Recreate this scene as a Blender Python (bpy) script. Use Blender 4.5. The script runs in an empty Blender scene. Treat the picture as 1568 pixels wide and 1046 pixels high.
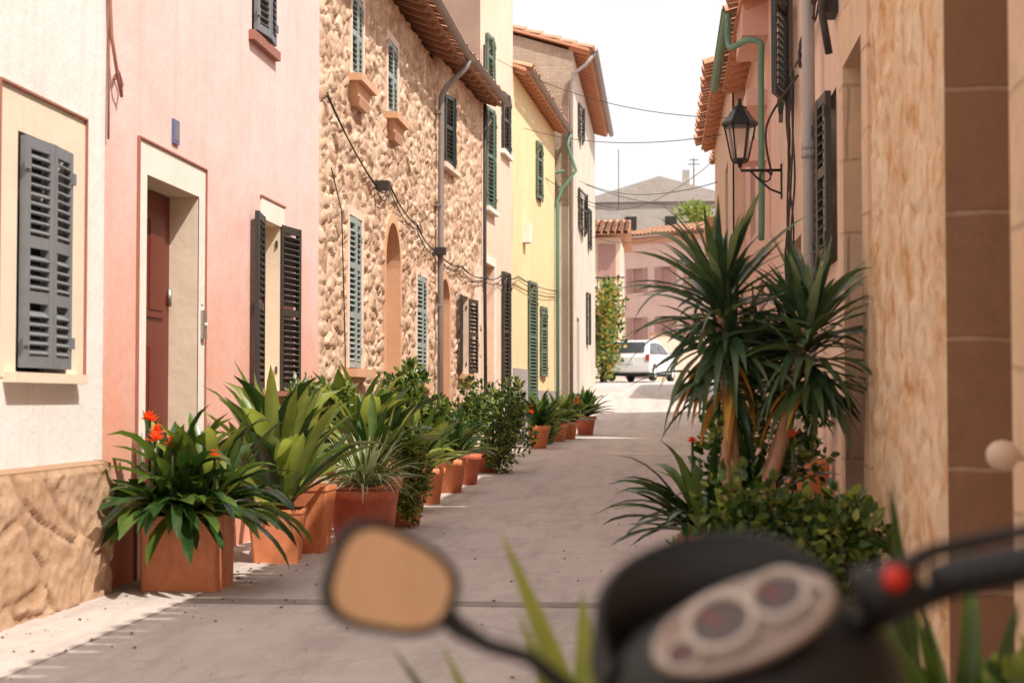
import bpy, math, random
import numpy as np
from mathutils import Vector, Matrix, Euler
random.seed(7); rng=np.random.RandomState(5)
SC=bpy.context.scene
rad=math.radians
# ------------------------------------------------------------------ materials
def newmat(name):
    m=bpy.data.materials.new(name); m.use_nodes=True
    nt=m.node_tree; b=nt.nodes['Principled BSDF']; return m,nt,b
def N(nt,t,**k):
    n=nt.nodes.new(t)
    for a,v in k.items():
        if a in n.inputs: n.inputs[a].default_value=v
        else: setattr(n,a,v)
    return n
def noise(nt,scale,detail=5,rough=.6,vec=(1,1,1),rot=None):
    tc=nt.nodes.new('ShaderNodeNewGeometry'); mp=N(nt,'ShaderNodeMapping'); mp.inputs['Scale'].default_value=vec
    nt.links.new(tc.outputs['Position'],mp.inputs['Vector'])
    n=N(nt,'ShaderNodeTexNoise'); n.inputs['Scale'].default_value=scale; n.inputs['Detail'].default_value=detail; n.inputs['Roughness'].default_value=rough
    nt.links.new(mp.outputs[0],n.inputs['Vector']); return n.outputs['Fac'],mp
def ramp(nt,fac,a,b,ca=(0,0,0),cb=(1,1,1)):
    r=nt.nodes.new('ShaderNodeValToRGB'); e=r.color_ramp.elements
    e[0].position=a; e[0].color=(*ca,1); e[1].position=b; e[1].color=(*cb,1)
    nt.links.new(fac,r.inputs[0]); return r.outputs[0]
def mix(nt,fac,a,b,mode='MIX'):
    m=nt.nodes.new('ShaderNodeMix'); m.data_type='RGBA'; m.blend_type=mode
    def s(i,v):
        if isinstance(v,(tuple,list)): m.inputs[i].default_value=(*v,1)
        elif isinstance(v,(float,int)): m.inputs[i].default_value=v
        else: nt.links.new(v,m.inputs[i])
    s(0,fac); s(6,a); s(7,b); return m.outputs[2]
def bump(nt,b,h,strength=.4,dist=.01,prev=None):
    n=nt.nodes.new('ShaderNodeBump'); n.inputs['Strength'].default_value=strength; n.inputs['Distance'].default_value=dist
    nt.links.new(h,n.inputs['Height'])
    if prev is not None: nt.links.new(prev,n.inputs['Normal'])
    nt.links.new(n.outputs[0],b.inputs['Normal']); return n.outputs[0]
def plaster(name,c1,c2,c3=None,streak=.35,bs=.5,zgrad=None):
    m,nt,b=newmat(name)
    f,_=noise(nt,.9,6,.65); col=mix(nt,ramp(nt,f,.35,.65),c1,c2)
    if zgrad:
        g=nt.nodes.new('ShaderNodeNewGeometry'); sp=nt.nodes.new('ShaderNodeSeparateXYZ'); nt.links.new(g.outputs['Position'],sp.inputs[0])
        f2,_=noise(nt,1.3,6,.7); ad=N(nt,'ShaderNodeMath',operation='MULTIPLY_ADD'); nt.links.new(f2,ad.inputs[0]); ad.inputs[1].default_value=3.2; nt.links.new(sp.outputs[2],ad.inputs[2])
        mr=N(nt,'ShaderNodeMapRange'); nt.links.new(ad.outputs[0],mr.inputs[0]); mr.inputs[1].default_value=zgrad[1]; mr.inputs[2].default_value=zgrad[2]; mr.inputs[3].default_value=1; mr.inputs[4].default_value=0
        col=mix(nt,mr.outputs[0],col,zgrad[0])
    f,_=noise(nt,3.0,6,.7,(1.5,1.5,.13)); col=mix(nt,ramp(nt,f,.50,.78,(0,0,0),(streak,)*3),col,c3 or tuple(x*.6 for x in c1))
    f,_=noise(nt,14,4,.7); col=mix(nt,ramp(nt,f,.60,.8,(0,0,0),(.4,)*3),col,tuple(x*.72 for x in c2))
    nt.links.new(col,b.inputs['Base Color']); b.inputs['Roughness'].default_value=.92
    h,_=noise(nt,22,6,.7); p=bump(nt,b,h,bs,.006); h2,_=noise(nt,2.5,3,.5); bump(nt,b,h2,.5,.03,p)
    return m
def rubblemat(name,ca,cb,mort,cd,vec=(1,1,1),cds=9,cda=.75,thr=(.42,.75)):
    m,nt,b=newmat(name)
    at=nt.nodes.new('ShaderNodeAttribute'); at.attribute_name='tone'
    sp=nt.nodes.new('ShaderNodeSeparateColor'); nt.links.new(at.outputs['Color'],sp.inputs[0])
    c=mix(nt,sp.outputs[0],ca,cb)
    f,_=noise(nt,1.1,4,.6); c=mix(nt,ramp(nt,f,.45,.7,(0,0,0),(.3,)*3),c,mort)
    c=mix(nt,sp.outputs[1],mort,c)
    f,_=noise(nt,cds,6,.7,vec); c=mix(nt,ramp(nt,f,thr[0],thr[1],(0,0,0),(cda,)*3),c,cd)
    nt.links.new(c,b.inputs['Base Color']); b.inputs['Roughness'].default_value=.95
    h,_=noise(nt,35,6,.75); bump(nt,b,h,.9,.012); return m
def sandstone(name,c1,c2,joint,bh=.4,bw=.7,bumpd=.01,axis='YZ'):
    m,nt,b=newmat(name)
    g=nt.nodes.new('ShaderNodeNewGeometry'); sp=nt.nodes.new('ShaderNodeSeparateXYZ'); nt.links.new(g.outputs['Position'],sp.inputs[0])
    cb=nt.nodes.new('ShaderNodeCombineXYZ'); ad=N(nt,'ShaderNodeMath',operation='ADD'); nt.links.new(sp.outputs[0],ad.inputs[0]); nt.links.new(sp.outputs[1],ad.inputs[1])
    nt.links.new(ad.outputs[0],cb.inputs[0]); nt.links.new(sp.outputs[2],cb.inputs[1])
    nz=nt.nodes.new('ShaderNodeTexNoise'); nz.inputs['Scale'].default_value=2.3; nt.links.new(cb.outputs[0],nz.inputs['Vector'])
    wv=mix(nt,.06,cb.outputs[0],nz.outputs['Color'])
    br=nt.nodes.new('ShaderNodeTexBrick'); nt.links.new(wv,br.inputs['Vector']); br.inputs['Scale'].default_value=1
    br.inputs['Brick Width'].default_value=bw; br.inputs['Row Height'].default_value=bh; br.inputs['Mortar Size'].default_value=.012; br.inputs['Mortar Smooth'].default_value=.6
    br.inputs['Color1'].default_value=(*c1,1); br.inputs['Color2'].default_value=(*c2,1); br.inputs['Mortar'].default_value=(*joint,1)
    f,_=noise(nt,7,7,.75); c=mix(nt,ramp(nt,f,.42,.72,(0,0,0),(.6,)*3),br.outputs['Color'],tuple(x*.6 for x in c1))
    f,_=noise(nt,1.3,4,.6); c=mix(nt,ramp(nt,f,.4,.7,(0,0,0),(.6,)*3),c,c2)
    nt.links.new(c,b.inputs['Base Color']); b.inputs['Roughness'].default_value=.95
    h,_=noise(nt,16,8,.8); p=bump(nt,b,h,.8,bumpd*2)
    inv=N(nt,'ShaderNodeMath',operation='SUBTRACT'); inv.inputs[0].default_value=1; nt.links.new(br.outputs['Fac'],inv.inputs[1]); bump(nt,b,inv.outputs[0],.7,bumpd,p)
    return m
def paint(name,c,rough=.5,var=.25,metal=0,sc=6,bs=.15):
    m,nt,b=newmat(name)
    f,_=noise(nt,sc,6,.7); col=mix(nt,ramp(nt,f,.35,.75,(0,0,0),(var,)*3),c,tuple(min(1,x*1.6+.03) for x in c))
    f,_=noise(nt,sc*3,6,.7,(1,1,.3)); col=mix(nt,ramp(nt,f,.5,.8,(0,0,0),(var,)*3),col,tuple(x*.5 for x in c))
    nt.links.new(col,b.inputs['Base Color']); b.inputs['Roughness'].default_value=rough; b.inputs['Metallic'].default_value=metal
    h,_=noise(nt,50,4,.6); bump(nt,b,h,bs,.003); return m
def leafmat(name,c,c2,rough=.38,tr=.22):
    m,nt,b=newmat(name)
    f,_=noise(nt,11,3,.5); col=mix(nt,ramp(nt,f,.35,.65),c,c2)
    nt.links.new(col,b.inputs['Base Color']); b.inputs['Roughness'].default_value=rough
    t=nt.nodes.new('ShaderNodeBsdfTranslucent'); nt.links.new(mix(nt,.5,col,(c2[0]*2.2,c2[1]*2.2,c2[2]*.9)),t.inputs[0])
    ms=nt.nodes.new('ShaderNodeMixShader'); ms.inputs[0].default_value=tr
    o=nt.nodes['Material Output']; nt.links.new(b.outputs[0],ms.inputs[1]); nt.links.new(t.outputs[0],ms.inputs[2]); nt.links.new(ms.outputs[0],o.inputs[0]); return m

M={}
M['white']=plaster('white_plaster',(.84,.82,.79),(.79,.765,.73),(.50,.44,.39),.5,.9)
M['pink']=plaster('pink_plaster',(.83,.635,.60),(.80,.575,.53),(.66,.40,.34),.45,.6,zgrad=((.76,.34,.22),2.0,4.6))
M['cream']=plaster('cream_plaster',(.84,.71,.56),(.80,.66,.51),(.6,.45,.32),.25,.4)
M['trimwhite']=plaster('trim_plaster',(.85,.80,.72),(.82,.76,.67),None,.2,.3)
M['creamw']=plaster('cream_wall',(.82,.65,.52),(.78,.58,.45),(.60,.42,.30),.4,.4)
M['yellow']=plaster('yellow_plaster',(.84,.68,.40),(.81,.63,.35),(.6,.47,.28),.3,.3)
M['grey']=plaster('grey_plaster',(.42,.38,.36),(.34,.30,.28),None,.4,.5)
M['pale']=plaster('pale_plaster',(.72,.64,.56),(.62,.54,.46),(.44,.36,.28),.6,.5)
M['rpl']=plaster('peach_plaster',(.80,.60,.47),(.74,.53,.40),(.55,.36,.25),.5,.9)
M['rpink']=plaster('rose_plaster',(.80,.54,.45),(.74,.47,.38),(.55,.34,.26),.4,.6)
M['farpink']=plaster('far_pink_plaster',(.72,.50,.43),(.66,.44,.38),None,.3,.3)  # pale tone, distance haze put into the wall colour
M['cap']=plaster('umber_plaster',(.40,.29,.23),(.32,.23,.18),None,.4,.6)
M['rub']=rubblemat('rubble_stone',(.42,.24,.14),(.82,.62,.45),(.76,.56,.40),(.38,.21,.12),cda=.65,thr=(.43,.78))
M['rub2']=rubblemat('rubble_ochre',(.76,.50,.30),(.84,.64,.45),(.82,.59,.40),(.60,.27,.09),vec=(1.3,1.3,.6),cds=6,cda=.9,thr=(.47,.64))  # orange stone, chroma raised to carry warm bounce light in the colour
M['sandr']=rubblemat('sandstone_rough',(.52,.33,.20),(.66,.46,.31),(.42,.26,.16),(.40,.23,.13),cds=7,thr=(.40,.7))
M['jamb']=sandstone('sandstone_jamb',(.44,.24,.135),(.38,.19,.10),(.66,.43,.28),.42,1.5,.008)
M['surr']=sandstone('sandstone_surround',(.80,.57,.39),(.76,.50,.32),(.58,.37,.23),.38,.8,.006)
M['gable']=sandstone('gable_stone',(.42,.32,.24),(.54,.43,.33),(.68,.57,.46),.3,.5,.02)
M['farst']=sandstone('far_stone',(.40,.36,.33),(.46,.42,.38),(.5,.45,.4),.35,.6,.02)
M['archw']=plaster('arch_stone',(.70,.42,.26),(.64,.36,.21),None,.3,.3)
M['greyshut']=paint('grey_shutter',(.18,.195,.21),.55)
M['sageshut']=paint('sage_shutter',(.29,.345,.33),.6)
M['dark']=paint('dark_shutter',(.035,.034,.03),.45,.2)
M['dgreen']=paint('dark_green_shutter',(.018,.03,.026),.4,.2)
M['green']=paint('green_shutter',(.10,.165,.12),.5)
M['mint']=paint('mint_pipe',(.11,.25,.17),.5)
M['rpipe']=paint('grey_pipe',(.38,.33,.31),.5,.2)
M['wood']=paint('mahogany_wood',(.15,.024,.011),.5,.10,0,4)
M['brick_line']=paint('red_edge_paint',(.34,.14,.10),.7)
M['tile']=paint('roof_tile',(.50,.27,.17),.9,.7,0,7,.5)
M['soffit']=paint('soffit_terracotta',(.34,.18,.11),.85,.3)
M['soffito']=paint('cornice_terracotta',(.60,.31,.19),.85,.4)
M['gutter']=paint('gutter_zinc',(.26,.215,.20),.5)
M['black']=paint('black_iron',(.015,.015,.015),.4,.15)
M['cable']=paint('cable_black',(.03,.025,.022),.6)
M['int']=paint('interior_dark',(.03,.024,.02),.9,.1)
M['terra']=paint('terracotta',(.66,.225,.095),.55,.7,0,5,.3)
M['terra2']=paint('terracotta_red',(.50,.13,.065),.6,.6,0,5,.3)
M['fshut']=paint('far_shutter',(.40,.22,.19),.7)  # muted, distance haze put into the colour; also closes far windows
M['soil']=paint('soil',(.05,.03,.02),.95)
M['tilesign']=paint('tile_blue',(.12,.14,.3),.3)
M['metal']=paint('steel',(.45,.42,.38),.35,.2,.8)
M['knob']=paint('cream_ceramic',(.60,.44,.33),.4,.1)
M['cl1']=leafmat('leaf_dark',(.020,.050,.014),(.040,.09,.020),.24,.15)
M['cl2']=leafmat('leaf_mid',(.065,.12,.025),(.11,.175,.035),.3,.28)
M['cl3']=leafmat('leaf_light',(.21,.27,.065),(.30,.35,.09),.38,.4)
M['yu1']=leafmat('yucca_dark',(.022,.052,.026),(.042,.088,.04),.3,.15)
M['yu2']=leafmat('yucca_mid',(.06,.11,.052),(.10,.155,.07),.34,.25)
M['yu3']=leafmat('yucca_pale',(.16,.23,.13),(.24,.30,.18),.4,.25)
M['sil']=leafmat('leaf_variegated',(.34,.42,.30),(.50,.55,.42),.45,.3)
M['flow']=leafmat('flower_orange',(.80,.09,.02),(.88,.16,.04),.5,.3)
M['yel']=leafmat('leaf_yellow',(.6,.36,.07),(.5,.25,.05),.5,.3)
M['trunk']=paint('yucca_bark',(.36,.19,.12),.9,.6,0,18,.9)

# ------------------------------------------------------------------ mesh builder
class MB:
    def __init__(s): s.v=[];s.f=[];s.m=[];s.sm=[]
    def add(s,vs,fs,m=0,sm=False,T=None):
        o=len(s.v)
        for p in vs:
            p=Vector(p)
            if T is not None: p=T@p
            s.v.append((p.x,p.y,p.z))
        for f in fs: s.f.append([i+o for i in f]); s.m.append(m); s.sm.append(sm)
    def box(s,x0,x1,y0,y1,z0,z1,m=0,T=None):
        vs=[(x,y,z) for z in (z0,z1) for y in (y0,y1) for x in (x0,x1)]
        s.add(vs,[(0,2,3,1),(4,5,7,6),(0,1,5,4),(2,6,7,3),(0,4,6,2),(1,3,7,5)],m,False,T)
    def taper(s,x0,x1,y0,y1,z0,z1,k,m=0,T=None):
        cx,cy=(x0+x1)/2,(y0+y1)/2
        vs=[(x,y,z0) for y in (y0,y1) for x in (x0,x1)]+[(cx+(x-cx)*k,cy+(y-cy)*k,z1) for y in (y0,y1) for x in (x0,x1)]
        s.add(vs,[(0,2,3,1),(4,5,7,6),(0,1,5,4),(2,6,7,3),(0,4,6,2),(1,3,7,5)],m,False,T)
    def quad(s,a,b,c,d,m=0,T=None): s.add([a,b,c,d],[(0,1,2,3)],m,False,T)
    def tube(s,path,r,n=8,m=0,T=None,cap=True):
        P=[Vector(p) for p in path]; R=r if isinstance(r,(list,tuple)) else [r]*len(P)
        vs=[];fs=[]; up=None
        for i,p in enumerate(P):
            t=(P[min(i+1,len(P)-1)]-P[max(i-1,0)]).normalized()
            if up is None: up=Vector((0,0,1)) if abs(t.z)<.9 else Vector((1,0,0))
            a=t.cross(up)
            if a.length<1e-4: a=t.cross(Vector((0,1,0)))
            a.normalize(); b=a.cross(t).normalized(); up=b
            for k in range(n):
                an=2*math.pi*k/n; vs.append(p+(a*math.cos(an)+b*math.sin(an))*R[i])
        for i in range(len(P)-1):
            for k in range(n): fs.append((i*n+k,i*n+(k+1)%n,(i+1)*n+(k+1)%n,(i+1)*n+k))
        if cap: fs.append(tuple(range(n))[::-1]); fs.append(tuple((len(P)-1)*n+k for k in range(n)))
        s.add(vs,fs,m,True,T)
    def lathe(s,prof,n=24,m=0,T=None,sx=1,sy=1,ph=0):
        vs=[];fs=[]
        for r,z in prof:
            for k in range(n):
                a=2*math.pi*k/n+ph; vs.append((r*math.cos(a)*sx,r*math.sin(a)*sy,z))
        for i in range(len(prof)-1):
            for k in range(n): fs.append((i*n+k,i*n+(k+1)%n,(i+1)*n+(k+1)%n,(i+1)*n+k))
        s.add(vs,fs,m,n>8,T)
    def obj(s,name,mats,parent=None,loc=(0,0,0),rz=0,rot=None):
        me=bpy.data.meshes.new(name); me.from_pydata(s.v,[],s.f)
        for x in mats: me.materials.append(M[x] if isinstance(x,str) else x)
        me.polygons.foreach_set('material_index',s.m); me.polygons.foreach_set('use_smooth',s.sm); me.update()
        o=bpy.data.objects.new(name,me); SC.collection.objects.link(o)
        o.location=loc; o.rotation_euler=rot or (0,0,rz)
        if parent:
            o.parent=parent; o.location=Vector(loc)-parent.location
        return o
def empty(name,loc=(0,0,0)):
    e=bpy.data.objects.new(name,None); e.location=loc; e.empty_display_size=.3; SC.collection.objects.link(e); return e

# ------------------------------------------------------------------ ground height along the street
GY=[-400,18,29,37,43,49,60,75,110,140,2000]; GZ=[0,0,.2,.34,.85,1.45,1.78,1.95,2.6,3.0,3.0]
def gz(y): return float(np.interp(y,GY,GZ))

# ------------------------------------------------------------------ walls (local: x along facade, -y = outwards, z up)
def wall(mb,s0,s1,z0,z1,holes,m=0,mr=None,rev=True):
    mr=m if mr is None else mr
    xs=sorted(set([s0,s1]+[h[0] for h in holes]+[h[1] for h in holes])); zs=sorted(set([z0,z1]+[h[2] for h in holes]+[h[3] for h in holes]))
    for i in range(len(xs)-1):
        for j in range(len(zs)-1):
            cx=(xs[i]+xs[i+1])/2; cz=(zs[j]+zs[j+1])/2
            if any(h[0]<cx<h[1] and h[2]<cz<h[3] for h in holes): continue
            mb.quad((xs[i],0,zs[j]),(xs[i+1],0,zs[j]),(xs[i+1],0,zs[j+1]),(xs[i],0,zs[j+1]),m)
    if rev:
        for h in holes: reveal(mb,h,mr)
def reveal(mb,h,m):
    a,b,c,d,t=h[:5]
    mb.quad((a,0,c),(a,0,d),(a,t,d),(a,t,c),m); mb.quad((b,0,c),(b,t,c),(b,t,d),(b,0,d),m)
    mb.quad((a,0,d),(b,0,d),(b,t,d),(a,t,d),m); mb.quad((a,0,c),(a,t,c),(b,t,c),(b,0,c),m)
def shell(mb,s0,s1,z0,z1,D,m=0,o=.0):
    mb.quad((s0,o,z0),(s0,o,z1),(s0,D,z1),(s0,D,z0),m); mb.quad((s1,o,z0),(s1,D,z0),(s1,D,z1),(s1,o,z1),m)
    mb.quad((s0,D,z0),(s0,D,z1),(s1,D,z1),(s1,D,z0),m); mb.quad((s0,o,z1),(s1,o,z1),(s1,D,z1),(s0,D,z1),m)
def vn(X,Z,sc,seed):
    r=np.random.RandomState(seed); T=r.rand(97,97); u=X*sc+50.3; v=Z*sc+31.7; i=np.floor(u).astype(int); j=np.floor(v).astype(int)
    a=u-i; b=v-j; a=a*a*(3-2*a); b=b*b*(3-2*b); g=lambda p,q:T[p%97,q%97]
    return (g(i,j)*(1-a)+g(i+1,j)*a)*(1-b)+(g(i,j+1)*(1-a)+g(i+1,j+1)*a)*b-.5
def rubble(name,s0,s1,z0,z1,holes,mat,parent,loc,rz,step=.035,cell=(.25,.15),amp=.05,arches=(),seed=1,gap=.22,rough=.35):
    xs=np.unique(np.round(np.concatenate([np.arange(s0,s1,step),[s1]]+[[h[0],h[1]] for h in holes]),4))
    zs=np.unique(np.round(np.concatenate([np.arange(z0,z1,step),[z1]]+[[h[2],h[3]] for h in holes]),4))
    X,Z=np.meshgrid(xs,zs,indexing='ij'); r=np.random.RandomState(seed)
    nx=int((s1-s0)/cell[0])+6; nz=int((z1-z0)/cell[1])+6
    J=r.rand(nx,nz,2)*.95; T=r.rand(nx,nz); H=r.rand(nx,nz); Sz=r.rand(nx,nz)*.38
    u=(X-s0)/cell[0]+2+.35*vn(X,Z,6,seed+1)+.5*vn(X,Z,1.7,seed+2); w=(Z-z0)/cell[1]+2+.35*vn(X,Z,6,seed+3)+1.0*vn(X,Z,1.3,seed+4)
    iu=np.floor(u).astype(int); iw=np.floor(w).astype(int)
    F1=np.full(X.shape,9.);F2=np.full(X.shape,9.);t=np.zeros(X.shape);hh=np.zeros(X.shape)
    for a in (-1,0,1):
        for b in (-1,0,1):
            ii=np.clip(iu+a,0,nx-1); jj=np.clip(iw+b,0,nz-1)
            d=np.maximum(abs(u-ii-J[ii,jj,0]),abs(w-jj-J[ii,jj,1])*.9)*.75+.25*np.hypot(u-ii-J[ii,jj,0],(w-jj-J[ii,jj,1])*.9)-Sz[ii,jj]
            n=d<F1; F2=np.where(n,F1,np.minimum(F2,d)); t=np.where(n,T[ii,jj],t); hh=np.where(n,H[ii,jj],hh); F1=np.where(n,d,F1)
    e=np.clip((F2-F1-.05)/gap,0,1); e=e*e*(3-2*e)
    disp=e*amp*(.2+.9*hh)+amp*rough*(vn(X,Z,9,seed+5)+.7*vn(X,Z,24,seed+6)+.35)
    edge=np.minimum(np.minimum(X-s0,s1-X),np.minimum(Z-z0,z1-Z)); disp=np.where(edge<.02,-.002,np.maximum(disp,0))
    V=np.stack([X,-disp,Z],-1).reshape(-1,3); n=len(zs)
    cx=(xs[:-1]+xs[1:])/2; cz=(zs[:-1]+zs[1:])/2; CX,CZ=np.meshgrid(cx,cz,indexing='ij'); keep=np.ones(CX.shape,bool)
    for h in holes: keep&=~((CX>h[0])&(CX<h[1])&(CZ>h[2])&(CZ<h[3]))
    for (a,b,zb) in arches:
        rr=(b-a)/2; keep&=~(((CX-(a+b)/2)**2+(CZ-zb)**2<rr*rr)&(CZ>=zb-.01))
    I,Jx=np.nonzero(keep); q=I*n+Jx; F=np.stack([q,q+n,q+n+1,q+1],-1)
    me=bpy.data.meshes.new(name); me.from_pydata(V.tolist(),[],F.tolist())
    ca=me.color_attributes.new('tone','FLOAT_COLOR','POINT'); C=np.zeros((len(V),4)); C[:,0]=t.ravel(); C[:,1]=e.ravel()*.9+.1; C[:,3]=1
    ca.data.foreach_set('color',C.ravel()); me.materials.append(M[mat]); me.polygons.foreach_set('use_smooth',[True]*len(me.polygons)); me.update()
    o=bpy.data.objects.new(name,me); SC.collection.objects.link(o); o.location=loc; o.rotation_euler=(0,0,rz)
    if parent: o.parent=parent; o.location=Vector(loc)-parent.location
    return o
def shutter(mb,x,z0,z1,w,y=-.02,ang=0,m=0,sp=.05,fr=.05,th=.035,rails=(.5,),side=1):
    T=Matrix.Translation((x,y,0))@Matrix.Rotation(rad(-ang)*side,4,'Z')
    if side<0: T=T@Matrix.Scale(-1,4,(1,0,0))
    mb.box(0,fr,-th,0,z0,z1,m,T); mb.box(w-fr,w,-th,0,z0,z1,m,T)
    zr=[z0]+[z0+(z1-z0)*r for r in rails]+[z1-fr*1.2]
    for k,z in enumerate(zr):
        mb.box(fr,w-fr,-th+.003,-.003,z,z+fr*1.2,m,T)
    z=z0+fr*1.2+sp*.5
    while z<z1-fr*1.2-sp*.3:
        if not any(abs(z-(q+fr*.6))<fr*.7+sp*.3 for q in zr):
            S=T@Matrix.Translation((w/2,-th/2,z))@Matrix.Rotation(rad(38+random.uniform(-4,4)),4,'X')
            mb.box(-(w/2-fr),(w/2-fr),-.026,.026,-.005,.005,m,S)
        z+=sp
    for zz in (z0+.12*(z1-z0),z1-.12*(z1-z0)): mb.box(-.02,.03,-th-.012,-th,zz-.03,zz+.03,m,T)
def roof(mb,s0,s1,ov,ridge_y,ze,zr,mt=0,ms=1,pitch=.21,row=.42,raft=True):
    L=math.hypot(ridge_y+ov,zr-ze); ang=math.atan2(zr-ze,ridge_y+ov)
    T=Matrix.Translation((0,-ov,ze))@Matrix.Rotation(ang,4,'X')
    mb.box(s0,s1,.02,L,-.06,-.03,ms,T)
    mb.box(s0,s1,0.05,L,-.03,0.0,mt,T)
    if raft:
        x=s0+.15
        while x<s1-.1: mb.box(x,x+.07,.04,ov+.1,-.13,-.06,ms,T); x+=.42
    n=int((s1-s0)/pitch); p=(s1-s0)/n
    for i in range(n):
        cx=s0+(i+.5)*p
        k=0
        while k*row<L:
            y0=k*row-.05+random.uniform(-.025,.025); y1=min(L,(k+1)*row+.03); vs=[]
            jx=random.uniform(-.014,.014)
            for (yy,r,zz) in ((y0,p*.46,.035),(y1,p*.38,.0)):
                for q in range(7):
                    a=math.pi*q/6; vs.append((cx+jx-math.cos(a)*r,yy,zz+math.sin(a)*r*.85))
            mb.add(vs,[(q,q+1,q+8,q+7) for q in range(6)],mt,True,T); k+=1
    mb.quad((s0,ridge_y,zr),(s1,ridge_y,zr),(s1,2*ridge_y+ov,ze),(s0,2*ridge_y+ov,ze),mt)
    mb.tube([(s0,ridge_y,zr+.03),(s1,ridge_y,zr+.03)],.1,8,mt)
def gutter(mb,s0,s1,y,z,r=.07,m=0):
    vs=[];fs=[]
    for s in (s0,s1):
        for k in range(9):
            a=math.pi+math.pi*k/8; vs.append((s,y+math.cos(a)*r,z+math.sin(a)*r))
    for k in range(8): fs.append((k,k+1,k+10,k+9))
    mb.add(vs,fs,m,True); mb.tube([(s0,y-r,z),(s1,y-r,z)],.009,6,m)
def winback(mb,h,m):
    a,b,c,d,t=h[:5]; mb.quad((a,t,c),(b,t,c),(b,t,d),(a,t,d),m)
def archfill(mb,a,b,zs,t,m,back=None,top=None,w=.14,proud=.06,zb=0,mt=None):
    r=(b-a)/2; cx=(a+b)/2; n=16; mt=m if mt is None else mt
    inn=[(a,zb)]+[(cx-math.cos(math.pi*k/n)*r,zs+math.sin(math.pi*k/n)*r) for k in range(n+1)]+[(b,zb)]
    R=r+w; out=[(a-w,zb)]+[(cx-math.cos(math.pi*k/n)*R,zs+math.sin(math.pi*k/n)*R) for k in range(n+1)]+[(b+w,zb)]
    for k in range(len(inn)-1):
        i0,i1,o0,o1=inn[k],inn[k+1],out[k],out[k+1]
        mb.quad((i0[0],-proud,i0[1]),(i1[0],-proud,i1[1]),(o1[0],-proud,o1[1]),(o0[0],-proud,o0[1]),m)
        mb.quad((o0[0],-proud,o0[1]),(o1[0],-proud,o1[1]),(o1[0],.0,o1[1]),(o0[0],0,o0[1]),m)
        mb.quad((i0[0],-proud,i0[1]),(i0[0],t,i0[1]),(i1[0],t,i1[1]),(i1[0],-proud,i1[1]),mt)
        if back is not None: mb.add([(cx,t,zb+.5),(i0[0],t,i0[1]),(i1[0],t,i1[1])],[(0,1,2)],back)
    if back is not None: mb.add([(cx,t,zb+.5),(b,t,zb),(a,t,zb)],[(0,1,2)],back)
def frame(mb,a,b,c,d,w,p,m):
    mb.box(a-w,a-.001,-p,.01,c,d+w,m); mb.box(b+.001,b+w,-p,.01,c,d+w,m); mb.box(a,b,-p,.01,d+.001,d+w-.001,m)
def thinline(mb,a,b,c,d,t,m,p=.012):
    mb.box(a,a+t,-p,.0,c,d,m); mb.box(b-t,b,-p,0,c,d,m); mb.box(a+t,b-t,-p,0,d-t,d,m)
RZ=rad(90)
def P(parent,mb,name,mats,loc=(-3.2,0,0),rz=RZ): return mb.obj(name,mats,parent,loc,rz)
# =================================================== LEFT: white house  (s = world y)
H=empty('white_house',(-3.2,0,0))
w=MB(); win=(7.66,8.33,1.24,2.44,.14)
wall(w,-9,8.92,.74,8,[win,(3.2,3.9,1.24,2.44,.14)],0); shell(w,-9,8.92,.74,8,6,0); P(H,w,'walls',['white'])
w=MB(); wall(w,-9,4,-.1,.74,[],0); w.v=[(a,b-.055,c) for a,b,c in w.v]; w.quad((-9,-.055,.74),(8.92,-.055,.74),(8.92,0.,.76),(-9,0.,.76),0); w.quad((8.92,-.052,-.1),(8.92,.1,-.1),(8.92,.1,.75),(8.92,-.052,.74),0); P(H,w,'stone_base',['sandr'])
rubble('stone_base_rough',4,8.92,-.1,.74,[],'sandr',H,(-3.145,0,0),RZ,.018,(.55,.30),.022,seed=21,gap=.07,rough=1.2)
w=MB(); wall(w,7.42,8.60,1.21,2.62,[win],0,0,False); w.v=[(a,b-.006,c) for a,b,c in w.v]; thinline(w,7.42,8.60,1.21,2.66,.012,1,.02); w.box(7.52,8.5,-.07,.0,1.185,1.235,0); P(H,w,'window_surround',['cream','brick_line'])
w=MB(); shutter(w,7.68,1.26,2.42,.315,-.01,4,0,.047,rails=(.28,.52)); shutter(w,8.31,1.26,2.42,.315,-.01,4,0,.047,rails=(.28,.52),side=-1); winback(w,win,1)
shutter(w,3.2,1.26,2.42,.34,-.01,4,0,.06); shutter(w,3.9,1.26,2.42,.34,-.01,4,0,.06,side=-1); P(H,w,'shutters',['greyshut','int'])
w=MB(); w.tube([(8.9,-.02,8),(8.9,-.02,3.6),(8.93,-.03,3.2),(9.0,-.05,2.95),(9.08,-.04,2.88),(9.12,-.03,2.95),(9.05,-.03,3.02),(8.98,-.03,2.96)],.011,6,0); w.tube([(8.95,-.015,8),(8.95,-.02,4.2),(8.93,-.015,3.1),(8.92,-.02,2.6)],.007,5,0)
P(H,w,'wall_cable',['brick_line'])
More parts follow.
